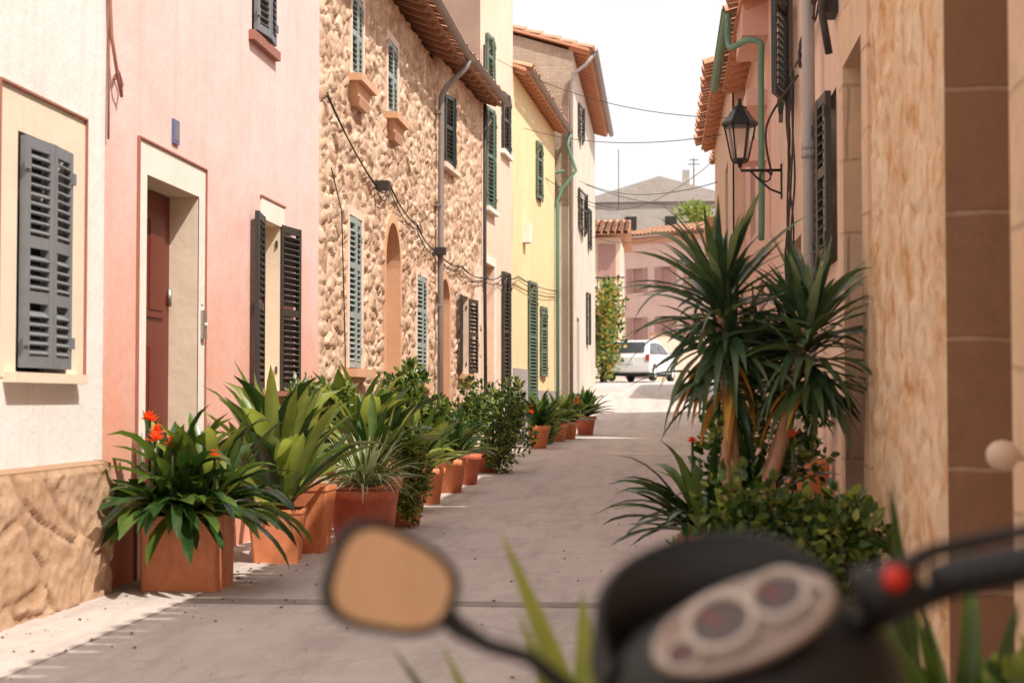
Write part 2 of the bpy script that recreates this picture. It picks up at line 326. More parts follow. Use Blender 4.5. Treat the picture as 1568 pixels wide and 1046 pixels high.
# =================================================== pink house
H=empty('pink_house',(-3.2,8.94,0))
door=(9.66,10.78,-.05,2.50,.26); win=(12.62,13.17,1.17,2.55,.22); up=(12.2,12.85,3.98,5.2,.15)
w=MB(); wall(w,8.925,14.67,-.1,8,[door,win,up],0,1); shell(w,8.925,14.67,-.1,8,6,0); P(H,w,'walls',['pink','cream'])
w=MB(); wall(w,9.50,10.93,-.05,2.70,[door],0,0,False); w.v=[(a,b-.008,c) for a,b,c in w.v]; thinline(w,9.485,10.945,0,2.715,.012,1,.02)
w.box(12.5,13.28,-.012,0,2.55,2.72,0); w.box(12.48,13.3,-.02,0,2.72,2.735,1)
w.box(12.5,13.3,-.06,0,1.13,1.172,1); w.box(12.1,12.95,-.05,0,3.90,3.975,1); P(H,w,'surrounds',['trimwhite','brick_line'])
w=MB(); w.box(9.665,10.775,.2,.25,0,2.49,0)
for x0 in (9.74,10.25):
    for z0,z1 in ((.15,.75),(.9,1.5),(1.65,2.35)): w.box(x0,x0+.38,.185,.2,z0,z1,0); w.box(x0+.05,x0+.33,.178,.185,z0+.05,z1-.05,0)
for z in (.75,1.8): w.tube([(10.74,.185,z-.06),(10.74,.185,z+.06)],.016,8,1)
w.box(10.1,10.14,.15,.2,1.0,1.03,1); P(H,w,'door',['wood','metal','cream'])
w=MB(); shutter(w,12.62,1.18,2.57,.46,-.015,172,0,.05,rails=(.45,)); shutter(w,13.17,1.18,2.57,.46,-.015,172,0,.05,rails=(.45,),side=-1)
P(H,w,'shutters',['dark'])
w=MB(); winback(w,win,0); winback(w,up,2); w.box(12.64,13.15,.15,.2,1.19,1.23,1); w.box(12.88,12.92,.15,.2,1.24,2.5,1); P(H,w,'window',['cream','trimwhite','int'])
w=MB(); shutter(w,12.22,4.0,5.18,.3,-.01,6,0,.05); shutter(w,12.83,4.0,5.18,.3,-.01,6,0,.05,side=-1); P(H,w,'upper_shutters',['greyshut'])
w=MB(); w.box(10.17,10.30,-.015,0,2.78,2.94,0); w.box(10.19,10.28,-.018,-.015,2.80,2.92,1); P(H,w,'house_number',['tilesign','greyshut'])
w=MB(); w.box(10.83,10.90,-.035,-.009,1.52,1.72,0); w.box(10.835,10.895,-.014,-.009,1.76,1.9,1); w.lathe([(0,.012),(.012,.012),(.014,0)],8,1,Matrix.Translation((10.865,-.036,1.62))@Matrix.Rotation(rad(90),4,'X')); P(H,w,'intercom',['metal','trimwhite'])
# =================================================== stone house
H=empty('stone_house',(-3.2,14.67,0))
hA=[(15.95,16.62,1.42,2.98,.2),(20.45,21.3,1.32,2.72,.2),(16.05,16.65,4.42,5.3,.2),(18.2,18.88,4.42,5.3,.2),(18.1,19.1,-.1,2.68,.3)]
rubble('rubble_wall',14.68,22.1,-.1,5.85,hA,'rub',H,(-3.2,0,0),RZ,.022,(.20,.115),.042,arches=[(18.1,19.1,2.68)],gap=.16,rough=.35)
w=MB(); [reveal(w,h,0) for h in hA[:4]]; [winback(w,h,2) for h in hA[:4]]
for h in hA[:4]: frame(w,h[0],h[1],h[2],h[3],.09,.045,0)
w.box(15.8,16.8,-.16,.01,1.33,1.415,1); w.box(20.3,21.5,-.1,.01,1.24,1.315,1)
for c in (16.35,18.54):
    w.taper(c-.24,c+.24,-.10,.10,4.12,4.2,1.25,1); w.box(c-.44,c+.44,-.17,.01,4.34,4.415,1); w.taper(c-.3,c+.3,-.1,.08,4.2,4.34,1.25,1)
archfill(w,18.1,19.1,2.68,.3,1,3,zb=-.05,w=.11,proud=.045)
w.box(18.58,18.62,.27,.3,0,3.1,2)
for z in (1.05,1.95,2.62): w.box(18.1,18.6,.27,.3,z,z+.05,1)
P(H,w,'surrounds',['creamw','archw','int','archw','cream'])
w=MB()
for (a,b,c,d,_) in hA[:4]:
    rr=(.33,.66) if d-c>1.2 else (.5,)
    shutter(w,a+.005,c+.01,d-.01,(b-a)/2-.01,.0,3,0,.055,rails=rr); shutter(w,b-.005,c+.01,d-.01,(b-a)/2-.01,.0,3,0,.055,rails=rr,side=-1)
P(H,w,'shutters',['sageshut'])
lb=(-3.2,22.1,0); rb=math.atan2(4.1,.2)
hB=[(.42,1.1,-.1,2.5,.3),(2.2,2.75,1.5,2.7,.2),(.55,1.4,4.5,5.5,.2)]
rubble('rubble_wall_b',0,4.1,-.1,6.0,hB,'rub',H,lb,rb,.028,(.22,.13),.042,arches=[(.42,1.1,2.5)],seed=4,gap=.16,rough=.35)
w=MB(); [reveal(w,h,0) for h in hB[1:]]; [winback(w,h,2) for h in hB[1:]]; archfill(w,.42,1.1,2.5,.3,1,1,zb=-.05,w=.1,proud=.045); w.box(1.9,3.05,-.12,.01,1.42,1.495,1); w.box(.4,1.55,-.12,.01,4.42,4.495,0)
for h in hB[1:]: frame(w,h[0],h[1],h[2],h[3],.07,.04,0)
w.box(3.3,4.0,-.042,.01,-.05,3.3,0)
w.obj('surrounds_b',['creamw','archw','int'],H,lb,rb)
w=MB(); shutter(w,2.2,1.52,2.68,.48,-.05,172,0,.06); shutter(w,2.75,1.52,2.68,.48,-.05,172,0,.06,side=-1); shutter(w,.55,4.5,5.5,.42,-.05,6,1,.06); shutter(w,1.4,4.5,5.5,.42,-.05,10,1,.06,side=-1)
w.obj('shutters_b',['dark','dgreen'],H,lb,rb)
w=MB(); shell(w,14.69,22.1,-.1,5.84,6,0,.05); P(H,w,'shell',['grey'])
w=MB(); roof(w,14.7,22.3,.42,3.0,5.90,7.1); P(H,w,'roof',['tile','soffit'])
w=MB(); roof(w,.15,4.5,.34,3.0,6.05,7.2); w.obj('roof_b',['tile','soffit'],H,lb,rb)
w=MB(); shell(w,0.02,4.1,-.1,6.0,6,0,.05); w.obj('shell_b',['grey'],H,lb,rb)
w=MB(); gutter(w,14.7,22.35,-.50,5.91,.05); w.tube([(22.15,-.50,5.86),(22.15,-.46,5.75),(22.14,-.2,5.5),(22.12,-.12,5.35),(22.12,-.11,3),(22.12,-.11,0)],.042,10)
for z in (1,2.4,3.8,5.1): w.box(22.05,22.19,-.13,.02,z,z+.03)
P(H,w,'gutter',['gutter'])
w=MB(); gutter(w,.2,4.5,-.42,6.05,.05); w.obj('gutter_b',['gutter'],H,lb,rb)
def sag(a,b,s,n=12):
    a=Vector(a);b=Vector(b); return [a.lerp(b,i/n)-Vector((0,0,s*4*(i/n)*(1-i/n))) for i in range(n+1)]
w=MB(); X0=-3.13
for off,jr in ((0,0),(.03,.03),(-.04,.05)):
    pts=[(X0,14.7,3.95+off),(X0,17.4,3.42+off),(X0,18.2,3.55+off),(X0,20.2,3.32+off),(X0,22,3.15+off),(X0+.1,24,3.1+off),(-2.92,26.2,3.1+off),(-2.8,28,3.3+off),(-2.72,30,3.4+off),(-2.4,37,3.6+off)]
    if off<0: pts=pts[1:]
    for i in range(len(pts)-1): w.tube(sag(pts[i],pts[i+1],.05+jr,8),.007 if off else .009,5)
w.tube([(X0,14.9,3.3),(X0,15.4,2.95),(X0,15.6,1.6),(X0,15.65,.2)],.006,5)
for (y,z) in ((17.4,3.45),(22,3.15),(26.2,3.1)): w.box(-3.15,-3.0,y-.07,y+.07,z-.04,z+.06)
w.obj('facade_cable',['cable'])
# =================================================== cream tall house
lc=(-3.0,26.2,0); rc=math.atan2(3.75,.19); H=empty('cream_house',lc)
hC=[(.45,1.4,-.1,3.4,.3),(.45,1.42,4.35,6.05,.15),(.5,1.3,6.5,7.3,.15),(2.3,3.2,5.6,6.65,.15),(2.3,3.2,1.2,3.4,.15)]
w=MB(); wall(w,0,3.75,-.1,9.8,hC,0); [winback(w,h,1) for h in hC]; shell(w,0,3.75,-.1,9.8,6,2); w.obj('walls',['creamw','int','cap'],H,lc,rc)
w=MB()
for h,mm in ((hC[1],0),(hC[2],0),(hC[3],1),(hC[4],1)): shutter(w,h[0],h[2],h[3],(h[1]-h[0])/2,-.02,4,mm,.07); shutter(w,h[1],h[2],h[3],(h[1]-h[0])/2,-.02,6,mm,.07,side=-1)
w.box(.47,1.38,.2,.25,0,3.38,2)
w.obj('shutters',['green','dark','archw'],H,lc,rc)
w=MB(); frame(w,.45,1.4,-.05,3.4,.14,.03,0); w.box(.35,1.5,-.1,0,4.28,4.35,0); w.box(2.2,3.3,-.08,0,5.52,5.6,0); w.obj('surrounds',['trimwhite'],H,lc,rc)
w=MB(); roof(w,-.1,3.9,.4,3,9.85,11); w.obj('roof',['tile','soffit'],H,lc,rc)
w=MB(); w.tube([(.1,-.06,7),(.1,-.06,3.2),(.12,-.08,.1)],.03,8,0); w.obj('downpipe',['cable'],H,lc,rc)
# =================================================== yellow house
ly=(-2.81,29.95,0); ry=math.atan2(7.05,.32); H=empty('yellow_house',ly)
hY=[(2.15,3.4,.1,3.5,.15),(3.45,4.4,5.35,6.55,.15),(4.15,5.2,1.6,3.1,.15)]
w=MB(); wall(w,0,7.05,-.1,7.3,hY[:3],0); [winback(w,h,1) for h in hY[:3]]; shell(w,0,7.05,-.1,7.3,6,0); w.box(0.01,2.0,-.03,0,0,1.7,2); w.box(3.6,7,-.03,0,0,1.3,2); w.box(1.4,1.75,-.14,0,4.2,4.6,3); w.obj('walls',['yellow','int','grey','trimwhite'],H,ly,ry)
w=MB()
for h in hY[:3]: shutter(w,h[0],h[2],h[3],(h[1]-h[0])/2-.005,-.02,5,0,.07,rails=(.33,.66)); shutter(w,h[1],h[2],h[3],(h[1]-h[0])/2-.005,-.02,5,0,.07,rails=(.33,.66),side=-1)
w.obj('shutters',['green'],H,ly,ry)
w=MB(); roof(w,-.05,7.1,.30,3,7.35,8.5); w.obj('roof',['tile','soffito'],H,ly,ry)
w=MB(); gutter(w,0,7.15,-.36,7.33,.05); w.tube([(7.05,-.36,7.28),(7.0,-.3,7.0),(7.0,-.5,6.4),(6.95,-.2,6.0),(6.9,-.08,5.7),(6.9,-.08,.3)],.038,8,1); w.obj('gutter',['gutter','mint'],H,ly,ry)
# =================================================== big gabled stone house
lg=(-2.07,37.2,0); H=empty('gabled_stone_house',lg)
hG=[(1.9,4.6,5.35,6.3,.15),(1.9,3.6,7.6,8.4,.15),(1.5,2.6,.4,3.1,.2),(6,7.2,2.6,4.0,.2),(7,8,5.3,6.4,.15)]
w=MB(); wall(w,0,12,-.1,9.2,hG,0); [winback(w,h,1) for h in hG]; w.obj('street_wall',['pale','int'],H,lg,RZ)
w=MB()
for h in (hG[0],hG[1],hG[4],hG[3]): shutter(w,h[0],h[2],h[3],(h[1]-h[0])/2,-.02,4,0,.09); shutter(w,h[1],h[2],h[3],(h[1]-h[0])/2,-.02,6,0,.09,side=-1)
w.obj('shutters',['dark'],H,lg,RZ)
w=MB(); w.add([(0,0,5.6),(-10,0,5.6),(-10,0,9.25),(-5,0,10.75),(0,0,9.25)],[(0,1,2,3,4)],0); w.add([(0,0,-.1),(-10,0,-.1),(-10,0,5.6),(0,0,5.6)],[(0,1,2,3)],1)
w.add([(0,12,-.1),(-10,12,-.1),(-10,12,9.2),(-5,12,10.7),(0,12,9.2)],[(4,3,2,1,0)],0); w.quad((-10,0,-.1),(-10,12,-.1),(-10,12,9.2),(-10,0,9.2),0)
w.obj('gable_wall',['gable','pale'],H,lg)
w=MB(); roof(w,-.12,12.1,.42,5,9.28,10.85,0,1,.24); w.obj('roof',['tile','soffito'],H,lg,RZ)
w=MB(); gutter(w,-.1,12.1,-.5,9.28,.07,0); w.tube([(0,-.5,9.2),(-.1,-.3,8.9),(-.1,-.02,8.7),(-.1,.05,8.4),(-.1,.05,.4)],.045,8,0); w.tube([(-.1,.75,6.2),(-.1,.75,.4)],.03,8,1); w.tube([(-.1,.75,6.2),(-.12,.5,6.35),(-.3,.2,6.4)],.03,8,1); w.obj('pipes',['gutter','mint'],H,lg,RZ)

# =================================================== RIGHT side; rotation -90: s=Yfar-Y
RR=rad(-90); HR=5.0
H=empty('ochre_stone_house',(1.0,8.93,0)); Ln=(1.0,8.93,0)
S=lambda y:8.93-y
w=MB(); hd=(S(5.78),S(4.72),-.1,4.2,.26); hw=(S(8.75),S(7.95),-.1,2.9,.22)
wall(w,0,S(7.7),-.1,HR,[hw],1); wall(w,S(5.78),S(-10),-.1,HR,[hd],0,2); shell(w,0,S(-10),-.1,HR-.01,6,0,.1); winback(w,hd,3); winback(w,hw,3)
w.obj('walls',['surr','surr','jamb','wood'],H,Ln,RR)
rubble('rubble_wall',S(7.7),S(5.78),-.1,HR,[],'rub2',H,Ln,RR,.02,(.26,.18),.014,seed=9,gap=.2,rough=1.3)
w=MB(); w.box(S(8.93),S(8.75)-.0,-.025,0,-.1,3.2,1); w.box(S(7.95),S(7.72),-.025,0,-.1,3.2,1); w.box(S(8.75),S(7.95),-.025,0,2.9,3.2,1)
w.obj('surrounds',['surr','surr'],H,Ln,RR)
w=MB(); roof(w,0,S(-10),.4,3,HR,HR+1.1); w.obj('roof',['tile','soffit'],H,Ln,RR)
w=MB(); w.tube([(S(4.42),0,.95),(S(4.42),-.06,.95)],.015,8,0); w.lathe([(0,.045),(.02,.04),(.036,.025),(.042,0),(.036,-.025),(.02,-.035),(.012,-.05)],16,0,Matrix.Translation((S(4.42),-.09,.95))@Matrix.Rotation(rad(90),4,'X')); w.obj('door_knob',['knob'],H,Ln,RR)
# peach house
H=empty('peach_house',(1.0,14.2,0)); Lp=(1.0,14.2,0); S=lambda y:14.2-y
w=MB(); hp=[(S(10.0),S(9.3),1.9,2.9,.15),(S(13.1),S(12.3),3.35,4.7,.15),(S(12.6),S(11.7),-.1,2.3,.2)]
wall(w,0,S(8.94),-.1,HR,hp,0); [winback(w,h,1) for h in hp]; shell(w,0,S(8.94),-.1,HR-.01,6,0,.1); w.obj('walls',['rpl','int'],H,Lp,RR)
w=MB(); shutter(w,S(9.3),1.92,2.88,.34,-.03,4,0,.055,side=-1); shutter(w,S(10.0),1.92,2.88,.34,-.03,4,0,.055)
shutter(w,S(12.3),3.35,4.7,.5,-.07,165,1,.055,side=-1); shutter(w,S(13.1),3.35,4.7,.4,-.02,4,1,.055)
w.obj('shutters',['dark','dgreen'],H,Lp,RR)
w=MB(); w.tube([(S(10.05),-.09,HR-.05),(S(10.05),-.09,.05)],.04,12,0)
for z in (.8,2.6,2.65,4.2): w.tube([(S(10.05),-.09,z),(S(10.05),-.09,z+.05)],.047,12,0)
w.obj('downpipe',['rpipe'],H,Lp,RR)
w=MB(); roof(w,0,S(8.94),.4,3,HR,HR+1.1); gutter(w,0,S(8.94),-.47,HR,m=1); w.obj('roof',['tile','soffit'],H,Lp,RR)
w=MB()
def smooth(pts,k=4):
    P_=[Vector(p) for p in pts]; out=[]
    for i in range(len(P_)-1):
        p0=P_[max(i-1,0)];p1=P_[i];p2=P_[i+1];p3=P_[min(i+2,len(P_)-1)]
        for j in range(k):
            t=j/k; out.append(.5*((2*p1)+(p2-p0)*t+(2*p0-5*p1+4*p2-p3)*t*t+(3*p1-p0-3*p2+p3)*t**3))
    return out+[P_[-1]]
for k in range(5):
    w.tube(smooth([(S(9.0+2.2*i/6)+random.uniform(-.03,.03),-.03-random.uniform(0,.05),3.65-.25*i/6+random.uniform(-.07,.07)) for i in range(7)]),.007,5)
for k in range(6):
    y=11.6+.12*k; w.tube(smooth([(S(y+random.uniform(-.04,.04)+.25*t),-.03-random.uniform(0,.05),z) for t,z in zip(np.linspace(0,1,7),np.linspace(3.5,.9+random.random()*.9,7))]),.008,5)
w.tube(smooth([(S(11.2),-.06,3.35),(S(12.4),-.2,3.2),(S(13.6),-.08,3.0)],6),.01,5); w.box(S(9.35),S(9.15),-.08,0,3.3,3.38); w.tube([(S(9.1),-.05,3.7),(S(9.1),-.10,3.3),(S(9.1),-.06,3.05)],.022,6)
w.obj('wall_cables',['cable'],H,Lp,RR)
# house with green gutter
H=empty('rose_house',(1.0,19.5,0)); Lr=(1.0,19.5,0); S=lambda y:19.5-y
hr=[(S(18.4),S(17.4),2.9,4.1,.15),(S(16.9),S(16),-.1,2.3,.2)]
w=MB(); wall(w,0,S(14.21),-.1,4.9,hr,0); [winback(w,h,1) for h in hr]; shell(w,0,S(14.21),-.1,4.89,6,0,.1); w.obj('walls',['rpink','int'],H,Lr,RR)
w=MB(); roof(w,-.1,S(14.4),.3,3,4.9,6.1); w.obj('roof',['tile','soffito'],H,Lr,RR)
w=MB(); gutter(w,-.1,S(15.6),-.36,4.9,.05,0); w.tube(smooth([(S(15.6),-.36,4.85),(S(15.6),-.36,4.6),(S(15.5),-.33,4.5),(S(15.1),-.2,4.48),(S(15.0),-.08,4.42),(S(15.0),-.08,4.2),(S(15.0),-.08,2.9),(S(15.1),-.08,2.6)]),.03,8,0); w.obj('gutter',['mint'],H,Lr,RR)
w=MB(); w.box(S(16.4),S(15.2),-.24,0,4.55,4.88,0); w.box(S(15.9),S(15.5),-.26,0,3.4,3.6,0); w.box(S(16.3),S(15.3),-.2,0,3.9,4.05,0); w.obj('cornice',['rpink','tile'],H,Lr,RR)
# farther right house
H=empty('terracotta_house',(.85,26,0)); Lt=(.85,26,0); S=lambda y:26-y
w=MB(); ht=[(S(21.8),S(20.9),2.9,4.2,.15),(S(24.6),S(23.8),.3,2.5,.2)]
wall(w,0,S(19.51),-.1,5.2,ht,0); [winback(w,h,1) for h in ht]; shell(w,0,S(19.51),-.1,5.19,5,0,.02); w.box(.1,1.8,-.18,0,3.7,3.85,2); w.box(1.2,1.6,-.2,0,3.3,3.69,2); w.obj('walls',['rpl','int','soffito'],H,Lt,RR)
w=MB(); roof(w,-.1,S(19.6),.25,2.5,5.2,6.2); w.obj('roof',['tile','soffito'],H,Lt,RR)
for i,(x,y0,y1,h,mt) in enumerate(((1.3,26.0,31.2,5.5,'creamw'),(2.0,32.4,39.5,5.8,'rpink'),(3.0,43.5,52,6.0,'creamw'))):
    H=empty('row_house',(x,y1,0)); L=(x,y1,0); n=y1-y0
    hs=[(1,2,gz(y1)+.1,gz(y1)+2.2,.2),(2.4,3.2,gz(y1)+.9,gz(y1)+2.1,.2),(n-1.7,n-.8,gz(y1)+.9,gz(y1)+2.1,.2)]
    w=MB(); wall(w,0,n,-.1,h+gz(y0),hs,0); [winback(w,q,1) for q in hs]; shell(w,0,n,-.1,h+gz(y0),5,0); w.obj('walls',[mt,'int'],H,L,RR)
    w=MB(); roof(w,-.1,n+.1,.3,2.5,h+gz(y0),h+gz(y0)+1.1); w.obj('roof',['tile','soffit'],H,L,RR)

# =================================================== far buildings
LF=(-3.0,99,0); ra=rad(-38); H=empty('far_pink_house',LF)
w=MB(); hf=[(x,x+.85,z,z+1.5,.2) for z in (4.6,7.6) for x in (1.4,3.6,5.8,8.0,10.2,12.4)]
wall(w,0,16,0,11.0,hf,0); shell(w,0,16,0,11.0,8,0); [winback(w,h,1) for h in hf]
for h in hf: w.box(h[0]-.38,h[0]-.01,-.05,0,h[2],h[3],2); w.box(h[1]+.01,h[1]+.38,-.05,0,h[2],h[3],2)
w.box(0,16,-.12,0,10.6,10.9,3)
w.obj('walls',['farpink','fshut','fshut','soffito'],H,LF,ra)
w=MB(); roof(w,-.3,16.3,.5,4,11.05,12.0,0,1,.3,.6,False); w.obj('roof',['tile','soffit'],H,LF,ra)
H=empty('far_stone_house',(-1,112,0))
w=MB(); w.box(-6.0,6.0,112,122,0,14.9,0); w.add([(-6.2,111.8,14.9),(6.2,111.8,14.9),(-.2,111.8,16.7),(-6.2,122,14.9),(6.2,122,14.9),(-.2,122,16.7)],[(0,1,2),(3,5,4),(0,2,5,3),(1,4,5,2)],1)
for x in (-2.6,.2,2): w.box(x,x+.8,111.95,112.05,12.9,13.9,2)
w.box(1.4,1.9,112.5,113,15,17.2,0)
w.obj('walls',['farst','farst','int'],H)
w=MB(); w.tube([(2.2,112.5,15.5),(2.2,112.5,18)],.04,5); w.tube([(1.8,112.5,17.6),(2.6,112.5,17.6)],.03,5); w.tube([(1.9,112.5,17.9),(2.5,112.5,17.9)],.03,5); w.obj('roof_antenna',['cable'])
H=empty('balcony_house',(-5,72,0))
w=MB(); w.box(-14,-1.9,72,80,0,8.4,0); w.box(-14,-1.8,71.9,72,6.1,6.3,1)
for x in (-2.9,-4.4,-6): 
    for z in (4.0,6.5): w.box(x,x+.8,71.95,72.02,z,z+1.6,2)
w.box(-6,-1.7,70.6,72,5.3,5.45,1); w.box(-6,-1.7,70.6,72,3.25,3.4,1)
for zb in (3.4,5.45):
    for k in range(24): x=-5.95+k*.18; w.box(x,x+.035,70.62,70.66,zb,zb+1.0,3)
    w.box(-6,-1.68,70.6,70.68,zb+1.0,zb+1.06,3)
w.box(-1.8,-1.7,70.6,70.7,1.8,7.8,1)
w.obj('walls',['rpl','pale','fshut','black'],H)
w=MB(); roof(w,-14.2,-1.5,.7,4,8.5,9.5,0,1,.3,.6,False); w.v=[(a,b+72,c) for a,b,c in w.v]; w.obj('roof',['tile','soffit'],H)
w=MB(); w.box(-3.4,-1.6,63.5,63.8,1.2,3.4,0); w.box(-3.5,-1.5,63.45,63.85,3.4,3.5,1); w.obj('garden_wall',['pale','soffit'])
w=MB(); w.box(-.6,12,82,82.3,1.5,4.4,0); w.box(-.7,12.1,81.95,82.35,4.4,4.5,1); w.obj('garden_wall',['creamw','soffit'])

# =================================================== ground, road
def strip(name,x0,x1,mat,dz,y0=-60,y1=300,nx=1):
    ys=sorted(set([y0,y1]+[float(v) for v in np.arange(-12,120,1.)]+[y for y in GY if y0<y<y1]))
    ys=[y for y in ys if y0<=y<=y1]; mb=MB(); vs=[];fs=[]
    xs=np.linspace(x0,x1,nx+1)
    for y in ys:
        for x in xs: vs.append((x,y,gz(y)+dz))
    n=nx+1
    for i in range(len(ys)-1):
        for k in range(nx): fs.append((i*n+k,i*n+k+1,(i+1)*n+k+1,(i+1)*n+k))
    mb.add(vs,fs,0,True); return mb.obj(name,[mat])
def roadmat(name,c1,c2,dark,crack=.3):
    m,nt,b=newmat(name)
    f,_=noise(nt,.5,6,.65,(1,.5,1)); c=mix(nt,ramp(nt,f,.35,.65),c1,c2)
    f,_=noise(nt,1.1,8,.78,(2.6,.4,1)); c=mix(nt,ramp(nt,f,.46,.60,(0,0,0),(.7,)*3),c,dark)
    f,_=noise(nt,3.6,8,.8,(1,1,1)); c=mix(nt,ramp(nt,f,.52,.66,(0,0,0),(.5,)*3),c,tuple(x*1.22 for x in c1))
    f,_=noise(nt,3.1,8,.75,(.5,2.5,1)); c=mix(nt,ramp(nt,f,.55,.70,(0,0,0),(.6,)*3),c,dark)
    f,_=noise(nt,90,4,.7); c=mix(nt,ramp(nt,f,.45,.75,(0,0,0),(.5,)*3),c,tuple(x*.6 for x in c1))
    g=nt.nodes.new('ShaderNodeNewGeometry'); v=N(nt,'ShaderNodeTexVoronoi',feature='DISTANCE_TO_EDGE'); v.inputs['Scale'].default_value=.4
    nz=nt.nodes.new('ShaderNodeTexNoise'); nz.inputs['Scale'].default_value=1.5; nz.inputs['Detail'].default_value=8; nt.links.new(g.outputs['Position'],nz.inputs['Vector'])
    wv=mix(nt,.6,g.outputs['Position'],nz.outputs['Color'],'ADD'); nt.links.new(wv,v.inputs['Vector'])
    c=mix(nt,ramp(nt,v.outputs['Distance'],.0,.008,(crack,)*3,(0,0,0)),c,tuple(x*.5 for x in c1))
    nt.links.new(c,b.inputs['Base Color']); b.inputs['Roughness'].default_value=.85
    h,_=noise(nt,60,6,.8); p=bump(nt,b,h,.6,.008); h,_=noise(nt,6,6,.7); bump(nt,b,h,.5,.03,p); return m
M['ground']=roadmat('ground_earth',(.40,.34,.29),(.34,.29,.24),(.24,.2,.17))
M['road']=roadmat('road_concrete',(.60,.53,.50),(.54,.475,.45),(.40,.345,.325),.5)
M['pave']=roadmat('pavement_concrete',(.62,.55,.50),(.56,.49,.45),(.42,.36,.33),.15)
M['drain']=roadmat('drain_dark',(.34,.29,.27),(.29,.25,.23),(.22,.18,.16),.1)
M['patch']=roadmat('patch_concrete',(.66,.59,.55),(.6,.53,.5),(.5,.44,.41))
strip('ground',-1500,1500,'ground',-.008,-1500,2500)
strip('road',-3.3,8,'road',0)
strip('pavement',-3.25,-2.60,'pave',.004,-60,37)
w=MB(); w.box(-2.59,1.0,8.50,8.70,-.02,.0045,0); w.obj('drain_channel',['drain'])
w=MB(); w.quad((-.9,27,.168),(.7,27,.168),(.6,28.2,.190),(-1.0,28.2,.190)); w.obj('road_patch',['patch'])
w=MB()
for k in range(420):
    y=random.choice([random.uniform(6,12),random.uniform(6,26)]); r=random.uniform(.004,.015); a=random.random()*6
    x=random.uniform(-3.1,-2.3) if random.random()<.6 else random.uniform(-3.1,.9)
    z=gz(y)+.006; w.add([(x+r*math.cos(a+q*2.1),y+r*math.sin(a+q*2.1),z) for q in range(3)]+[(x,y,z+r*.7)],[(0,1,3),(1,2,3),(2,0,3)],random.randint(0,1))
w.obj('gravel_debris',['soil','patch'])

# =================================================== plants
def strap(mb,base,d,L,W,droop,m=0,seg=7,fold=.25,tip=.6,stem=.5,tws=.35):
    p=Vector(base); d=Vector(d).normalized(); vs=[];fs=[]; ds=L/seg
    side=d.cross(Vector((0,0,1)))
    if side.length<.05: side=Vector((1,0,0))
    side.normalize(); tw=random.uniform(-tws,tws); bend=random.uniform(-.5,.5) if tws>.15 else 0
    for i in range(seg+1):
        t=i/seg
        wd=W*(stem+(1-stem)*min(1,t/.35))*(1-max(0,(t-tip)/(1-tip))**1.7)+.0008
        nn=side.cross(d).normalized(); sd=(side*math.cos(tw*t)+nn*math.sin(tw*t))
        vs+= [p-sd*wd*.5+nn*wd*fold*.5,p-nn*wd*fold*.3,p+sd*wd*.5+nn*wd*fold*.5]
        p=p+d*ds; d=(d+Vector((0,0,-droop*ds*(.4+t*1.3)))+side*bend*ds).normalized()
    for i in range(seg):
        o=i*3; fs+=[(o,o+1,o+4,o+3),(o+1,o+2,o+5,o+4)]
    mb.add(vs,fs,m,True)
def rosette(mb,c,n,L,W,ms,el=(15,80),droop=1.6,tip=.6,r0=.05,seg=7,stem=.6,az=(0,360),fold=.25):
    for i in range(n):
        a=rad(random.uniform(*az)); e=rad(random.uniform(*el)); l=L*random.uniform(.65,1.1)
        d=(math.cos(a)*math.cos(e),math.sin(a)*math.cos(e),math.sin(e))
        b=(c[0]+math.cos(a)*r0*random.random(),c[1]+math.sin(a)*r0*random.random(),c[2]+random.uniform(-.02,.04))
        strap(mb,b,d,l,W*random.uniform(.75,1.15),droop*random.uniform(.4,1.5),random.choice(ms),seg,fold,tip,stem)
def bush(mb,c,R,n,s,ms,stems=True):
    cl=[]
    for k in range(max(5,n//90)):
        v=Vector((random.gauss(0,1),random.gauss(0,1),random.gauss(0,1))).normalized()*random.uniform(.35,1)
        cl.append((Vector((c[0]+v.x*R[0],c[1]+v.y*R[1],c[2]+v.z*R[2])),random.uniform(.25,.5)))
    for i in range(n):
        q,rr=random.choice(cl); v=Vector((random.gauss(0,1),random.gauss(0,1),random.gauss(0,1))).normalized()*random.random()**.4
        p=q+Vector((v.x*R[0],v.y*R[1],v.z*R[2]))*rr
        p.z=max(p.z,c[2]-R[2]*1.1)
        d=(v+Vector((random.uniform(-.6,.6),random.uniform(-.6,.6),random.uniform(-.1,.7)))).normalized()
        l=s*random.uniform(.6,1.3); sd=d.cross(Vector((random.gauss(0,1),random.gauss(0,1),random.gauss(0,1)))).normalized()*l*.3
        up=sd.cross(d).normalized()*l*.1
        mb.add([p,p+d*l*.35+sd+up,p+d*l*.75+sd*.7+up,p+d*l-up,p+d*l*.75-sd*.7+up,p+d*l*.35-sd+up,p+d*l*.5],[(0,1,6),(1,2,6),(2,3,6),(3,4,6),(4,5,6),(5,0,6)],random.choice(ms),True)
    if stems:
        for q,_ in cl: mb.tube([(c[0],c[1],c[2]-R[2]),((c[0]+q.x)/2,(c[1]+q.y)/2,(c[2]-R[2]+q.z)/2+.03),q],.005,4,0)
